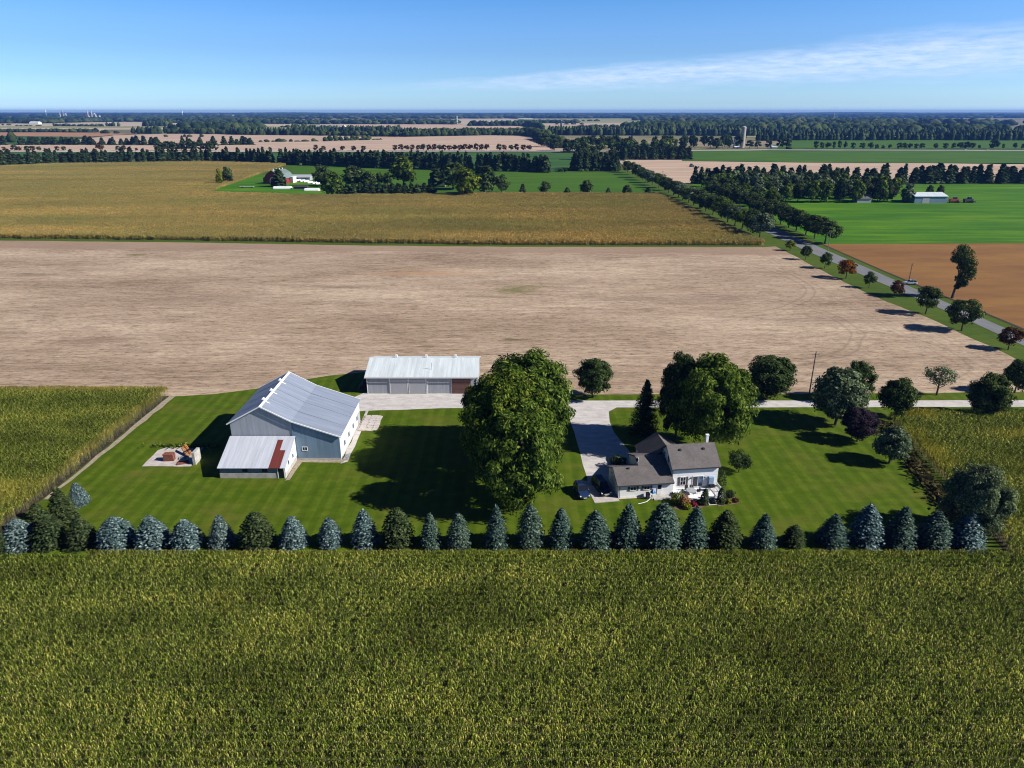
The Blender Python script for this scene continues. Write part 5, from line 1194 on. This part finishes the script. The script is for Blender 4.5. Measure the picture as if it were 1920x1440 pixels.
# --- utility poles
for px,b_,t_,lab in ((1517,740,659,'Tall bare utility pole beside the gravel lane'),(1704,527,494,'Utility pole beside the road above the parked car'),(1552,471,432,'Pale utility pole at the corner of brown and green fields'),(1210,343,318,'Utility pole in the tan field beyond the avenue, left one'),(1241,348,320,'Utility pole in the tan field beyond the avenue, right one'),(1340,352,330,'Utility pole among the avenue trees'),(1339,398,365,'Pole between the two lines of avenue trees')):
    x,y=G(px,b_); h=topz(px,t_,y); t=empty('utility_pole',(x,y,0),0,lab,'utility pole')
    MB().cyl((0,0,-.2),(.0,0,h),.16,.11,8).build('pole',M['wood_pole'] if px!=1552 else M['bark_light'],t)
    MB().box(-.9,.9,-.06,.06,h-.7,h-.58).build('crossarm',M['wood_pole'],t)
    for s_ in (-.8,0,.8): MB().cyl((s_,0,h-.58),(s_,0,h-.4),.05,.03,6).build('insulator',M['white'],t)
# --- slab with lumber
def slab_area():
    o=sheet('concrete_slab',wob([(-67.2,112.5),(-67.4,119),(-66.3,120.2),(-59.2,120.2),(-58.3,112.5)],2,.08),.05,M['concrete_pink'],px=False)
    t=empty('lumber_stack',(-63.3,115.0,.05),.08,'Stack of red brown lumber on the concrete slab','lumber stack')
    for k in range(7):
        for j in range(2): MB().box(-.9+rnd.uniform(-.06,.06),.9+rnd.uniform(-.06,.06),-.55+j*.6,-.02+j*.6,.2*k,.2*k+.16).build('plank',M['wood_red'],t)
    t=empty('lumber_heap',(-60.2,113.8,.05),.4,'Fallen heap of dark brown boards on the slab','lumber heap')
    for k in range(6): MB().box(-1.1+rnd.uniform(-.2,.2),.9+rnd.uniform(-.2,.2),-.6+k*.18,-.45+k*.18,.05+.05*(k%3),.17+.05*(k%3)).build('plank',M['wood_red'],t)
    t=empty('timber_pile',(-61.0,117.2,.05),.75,'Orange timbers leaning up behind the lumber stack','timber pile')
    for k in range(6): MB().prism([(-1.5,.0+.12*k),(1.5,.9+.12*k),(1.5,1.03+.12*k),(-1.5,.13+.12*k)],-.5+k*.17,-.38+k*.17,'x').build('plank',M['wood_orange'] if k%3 else M['wood_red'],t)
    t=empty('junk_heap',(-60.9,115.6,.05),.2,'Low green and grey junk beside the lumber','junk')
    for k in range(5): MB().box(-.8+k*.3,-.55+k*.3,-.4,.5-.1*k,0,.25+.1*(k%2)).build('board',M['green_roof'] if k%2 else M['concrete'],t)
    o=MB().box(-58.15,-57.65,113.1,115.5,0,2.4).build('concrete_wall',M['concrete']); tag(o,'Short free standing concrete wall end beside the barn shadow','wall')
slab_area()

# --- far farm buildings
def simple_barn(name,x,y,rz,L,D_,eave,ridge,wall,roof,label,cat='barn',door=None,extra=None):
    t=empty(name,(x,y,0),rz,label,cat)
    MB().prism([(-D_/2,0),(D_/2,0),(D_/2,eave),(0,ridge),(-D_/2,eave)],-L/2,L/2,'x').build('wall',M[wall],t)
    for s_ in (-1,1): slope(MB(),(0,ridge),ext((0,ridge),(s_*D_/2,eave),.5),-L/2-.4,L/2+.4,'x',.2,.05).build('roof',M[roof],t)
    if door: MB().box(-L/2*.3,L/2*.3,-D_/2-.15,-D_/2-.02,0,eave*.8).build('door',M[door],t)
    return t
# red barn: gable faces the camera
def red_barn():
    t=empty('red_barn',(-213.5,645,0),R(-14),'Red gambrel barn with arched door and grey green roof','barn'); t.scale=(.84,.84,.88)
    w=9.5; prof=[(-w,0),(w,0),(w,5.5),(w*.62,10),(0,13),(-w*.62,10),(-w,5.5)]
    MB().prism(prof,0,26,'y').build('wall',M['barn_red'],t)
    for p0,p1 in (((0,13),(w*.62,10)),((w*.62,10),ext((w*.62,10),(w,5.5),.8)),((0,13),(-w*.62,10)),((-w*.62,10),ext((-w*.62,10),(-w,5.5),.8))): slope(MB(),p0,p1,-.6,26.6,'y',.25,.05).build('roof',M['green_roof'],t)
    b=MB(); n_=12
    for i in range(n_):
        a0,a1=math.pi*i/n_,math.pi*(i+1)/n_
        b.add([(.8-4*math.cos(a0),-.4,3+3.8*math.sin(a0)),(.8-4*math.cos(a1),-.4,3+3.8*math.sin(a1)),(.8-3.4*math.cos(a1),-.4,3+3.2*math.sin(a1)),(.8-3.4*math.cos(a0),-.4,3+3.2*math.sin(a0)),
               (.8-4*math.cos(a0),-.02,3+3.8*math.sin(a0)),(.8-4*math.cos(a1),-.02,3+3.8*math.sin(a1)),(.8-3.4*math.cos(a1),-.02,3+3.2*math.sin(a1)),(.8-3.4*math.cos(a0),-.02,3+3.2*math.sin(a0))],[(0,1,2,3),(4,7,6,5),(0,4,5,1),(2,6,7,3)])
    b.box(-3.2,-2.6,-.4,-.02,0,3).box(4.2,4.8,-.4,-.02,0,3); b.build('arch_trim',M['white'],t)
    MB().box(-2.59,4.19,-.2,-.02,0,5.8).build('door',M['barn_red'],t)
    for y in (3,9,15,21): MB().box(-.4,.4,y-.4,y+.4,13.0,14.6).build('ridge_vent',M['white'],t)
    MB().box(-w-3,-w-.2,2,10,0,6).build('side_annex',M['silo_dark'],t)
    MB().box(w+.3,w+4,18,25,0,5.5).build('milk_house',M['white'],t)
    MB().box(w+.3,w+4.4,17.6,25.4,5.5,5.9).build('annex_roof',M['white'],t)
red_barn()
def silage(x,y,L,r_,rz,label,grp):
    t=link('silage_bag',bpy.data.meshes.new('silage_bag'),loc=(x,y,0)); b=MB(); n_=8
    P=[];F=[]
    for j,xx in enumerate((-L/2,-L/2+.8,L/2-.8,L/2)):
        q=.75 if j in (0,3) else 1
        for i in range(n_+1): a=math.pi*i/n_; P.append((xx,-r_*q*math.cos(a)*1.15,r_*q*math.sin(a)*1.15))
    for j in range(3):
        for i in range(n_): F.append((j*(n_+1)+i,j*(n_+1)+i+1,(j+1)*(n_+1)+i+1,(j+1)*(n_+1)+i))
    F.append(tuple(range(n_+1))); F.append(tuple(3*(n_+1)+i for i in range(n_,-1,-1)))
    b.add(P,F); t.data=b.mesh('silage_bag',M['plastic_white']); t.rotation_euler=(0,0,rz); tag(t,label,'silage bag',grp)
x,y=G(530,354); silage(x,y,16,1.8,0,'Long white silage bag in front of the red barn','silage bags at the red barn farm')
x,y=G(585,357.5); silage(x,y,13,1.7,0,'White silage bag touching the broad olive tree','silage bags at the red barn farm')
x,y=G(565,354.5); simple_barn('low_shed',x,y,0,11,4,2.2,2.6,'silo_dark','shutter','Low brown shed between the two white silage bags','shed')
for i,(px,py) in enumerate(((597,345),(590,344),(581,343),(574,341),(567,340),(560,339))):
    x,y=G(px,py); silage(x,y,7,1.3,R(62),'White calf hutch tilted behind the low brown shed, %s from right'%ORD[i],'white hutches behind the low shed')
x,y=G(566,338); simple_barn('grey_shed',x,y,0,18,9,3,5,'far_grey','far_grey','Low grey shed behind the white hutches','shed')
x,y=G(820,349); simple_barn('farmhouse_far',x,y,R(5),15,10,3,6,'far_white','wall_shed_front','Farmhouse with dark grey roof half hidden by the yellow green tree','house')
x,y=G(463,352); t=empty('flat_wagon',(x,y,0),0,'Grey flat farm wagon on the grass left of the red barn','wagon'); MB().box(-6,6,-1.3,1.3,.9,1.2).build('bed',M['far_grey'],t)
for sx_ in (-4,4):
    for sy_ in (-1.1,1.1): MB().cyl((sx_,sy_-.1,.45),(sx_,sy_+.1,.45),.45,n=10).build('wheel',M['tyre'],t)
# white shed at right
def white_shed():
    x0,y0=G(1715,381); t=empty('metal_shed',(x0+11,y0+8.5,0),0,'White roofed pale blue metal shed at the edge of the green field','shed')
    L,D_,e,r_=23,17,4.6,6.6
    MB().prism([(-D_/2,0),(D_/2,0),(D_/2,e),(0,r_),(-D_/2,e)],-L/2,L/2,'x').build('wall',M['wall_blue'],t)
    for s_ in (-1,1): slope(MB(),(0,r_),ext((0,r_),(s_*D_/2,e),.5),-L/2-.4,L/2+.4,'x',.15,.05).build('roof',M['roof_white'],t)
    MB().box(-6,-1,-D_/2-.1,-D_/2-.02,0,3.8).build('sliding_door',M['door_grey'],t)
    MB().box(-L/2-.1,-L/2-.02,-3,3,0,3.9).build('end_door',M['wall_shed_front'],t)
    MB().box(-8.2,-7.6,-2,-1.5,6.2,7).build('roof_vent',M['trim_dark'],t)
white_shed()
for px,py,mt,lab in ((1788,380,'machine_red','Red combine harvester parked right of the white metal shed'),(1815,380,'silo_dark','Dark tractor at the end of the machinery row')):
    x,y=G(px,py); t=empty('farm_machine',(x,y,0),0,lab,'farm machine')
    MB().box(-3.2,2.6,-1.4,1.4,1.0,2.7).build('body',M[mt],t); MB().prism([(-1.2,2.7),(1.2,2.7),(.9,3.9),(-.9,3.9)],-.6,1.4,'x').build('cab',M['glass'],t); MB().box(2.6,4,-2.3,2.3,.4,1.2).build('header',M[mt],t)
    for xx,rr in ((-2,.7),(1.6,.95)):
        for s_ in (-1,1): MB().cyl((xx,s_*1.5-.2,rr),(xx,s_*1.5+.2,rr),rr,n=12).build('wheel',M['tyre'],t)
x,y=G(1615,379); simple_barn('cottage',x,y,0,10,8,3,5.5,'far_grey','shingle','House glimpsed through the leafy grove beside the purple trees','house')
# tractor in tan field
for px,py,lab in ((1297,313,'Dark tractor standing in the tan field beyond the avenue'),(1307,314.5,'Pale trailer behind the tractor in the tan field')):
    x,y=G(px,py); t=empty('tractor' if px<1300 else 'trailer',(x,y,0),.3,lab,'tractor' if px<1300 else 'trailer')
    MB().box(-2.6,1.8,-1.2,1.2,.9,2.4).build('body',M['silo_dark'] if px<1300 else M['far_grey'],t)
    if px<1300: MB().prism([(-1,2.4),(1,2.4),(.8,3.8),(-.8,3.8)],-2,.3,'x').build('cab',M['glass'],t)
    for xx in (-1.6,1.2):
        for s_ in (-1,1): MB().cyl((xx,s_*1.4-.25,.9),(xx,s_*1.4+.25,.9),.9,n=12).build('wheel',M['tyre'],t)
def silo(px,base,top,wpx,mat,label,cap=True):
    x,y=G(px,base); h=topz(px,top,y); r_=wpx/2/ppm(y); t=empty('silo',(x,y,0),0,label,'silo')
    MB().cyl((0,0,0),(0,0,h-r_*.5),r_,n=20).build('tower',M[mat],t); MB().dome((0,0,h-r_*.5),r_,r_*.5,20).build('dome',M['far_grey' if cap else mat],t)
silo(1391,277,236.5,8.5,'silo','Tall pale concrete silo above the far grove'); silo(1378,277,256,7,'far_white','Short white domed silo left of the tall concrete one')
silo(1052,241.5,225,3.4,'silo_dark','Dark blue silo far off in the middle fields'); silo(857,232,217,1.6,'far_white','Thin white silo beyond the middle tan fields')
FARB=[(1381,277.5,10,2.5,'Long white farm building at the foot of the concrete silo'),(1450,278,10,4,'White roofed barn among dark trees right of the silo'),(1058,241,6,2.6,'White barn at the foot of the dark blue silo'),(1007,233,13,1.6,'Long white shed left of the dark blue silo'),(1265,224,19,1.4,'Long white building on the middle horizon fields'),(985,223,26,1.2,'Pale long building near the middle horizon'),
(67,233,17,4.2,'White farm building between hedges at far left'),(620,237.5,52,2.2,'Very long white greenhouse range beyond the middle windbreak'),(265,222,40,2.4,'Long pale factory left of centre horizon'),(300,220,26,1.6,'Second pale factory behind the long one'),(345,221,12,2.5,'White farm sheds under the far water tower'),(375,222,14,1.8,'Low grey buildings near the town edge'),(437,219,10,2.8,'Pale town buildings left of middle horizon'),(484,219,9,1.2,'Small white roof in far woods'),(606,218,10,1.2,'White roof in the far middle woods'),(160,226,14,1.6,'White shed below the grain elevator'),(30,227,7,1,'Tiny white roof at far left woods'),(71,216,6,1.4,'White roof beside the far left tower'),(1580,219,8,1.2,'White roofs in far right woods'),(1776,225.5,5,2.2,'Lone white house in the far right forest'),(1440,215,9,1.2,'White specks of houses at the right horizon'),(205,231,4,1,'Tiny white shed in the far left field'),(525,221,10,1.2,'Pale shed among the far woods'),(740,217,12,1,'Pale roof on the middle horizon')]
for px,py,w,h,lab in FARB:
    x,y=G(px,py); s_=1/ppm(y); simple_barn('far_building',x,y,0,w*s_,w*s_*.4+8,h*s_*.75,h*s_*1.15,'far_white','far_white' if w<30 else 'far_grey',lab,'building')
def elevator(px,base,label,blocks):
    x,y=G(px,base); s_=1/ppm(y); t=empty('grain_elevator',(x,y,0),0,label,'grain elevator')
    for i,(dx,w,h) in enumerate(blocks):
        if i%2: MB().box((dx-w/2)*s_,(dx+w/2)*s_,0,w*s_,0,h*s_).build('tower',M['far_dull'],t)
        else: MB().cyl((dx*s_,0,0),(dx*s_,0,h*s_),w/2*s_,n=12).build('bin',M['far_dull'],t)
elevator(119,222,'White grain elevator towers at the left horizon',[(-5,2,10),(-1,2,12),(1,1.2,16),(4,3,9),(7,2,6)])
elevator(172,226,'Large pale grain mill with many bins near the left horizon',[(-14,4,6),(-8,3,14),(-5,2,17),(-1,4,14),(2,2,18),(5,4,13),(9,3,11),(13,5,8),(-4,4,8)])
elevator(185,226,'Cluster of white storage tanks right of the grain mill',[(-3,2.5,7),(0,2,5),(3,3,9)])
for px,b_,t_,lab in ((88,221,206,'White water tower at the left horizon'),(343,221,208,'Slim white water tower nearer the middle horizon'),(480,217,213,'Tiny white water tower beyond the middle woods')):
    x,y=G(px,b_); h=topz(px,t_,y); s_=1/ppm(y); t=empty('water_tower',(x,y,0),0,lab,'water tower'); MB().cyl((0,0,0),(0,0,h*.75),.35*s_,n=8).build('column',M['far_white'],t); MB().cyl((0,0,h*.7),(0,0,h),1.1*s_,n=12).build('tank',M['far_white'],t)
x,y=G(1562,231.5); t=empty('wind_turbine',(x,y,0),0,'Faint wind turbine on the right horizon','wind turbine'); h=topz(1562,201,y); MB().cyl((0,0,0),(0,0,h),.22/ppm(y),.14/ppm(y),8).build('tower',M['far_white'],t)
for a in (90,215,330): MB().cyl((0,-2,h),(math.cos(R(a))*h*.09,-2,h+math.sin(R(a))*h*.09),.2/ppm(y),.06/ppm(y),4).build('blade',M['far_white'],t)
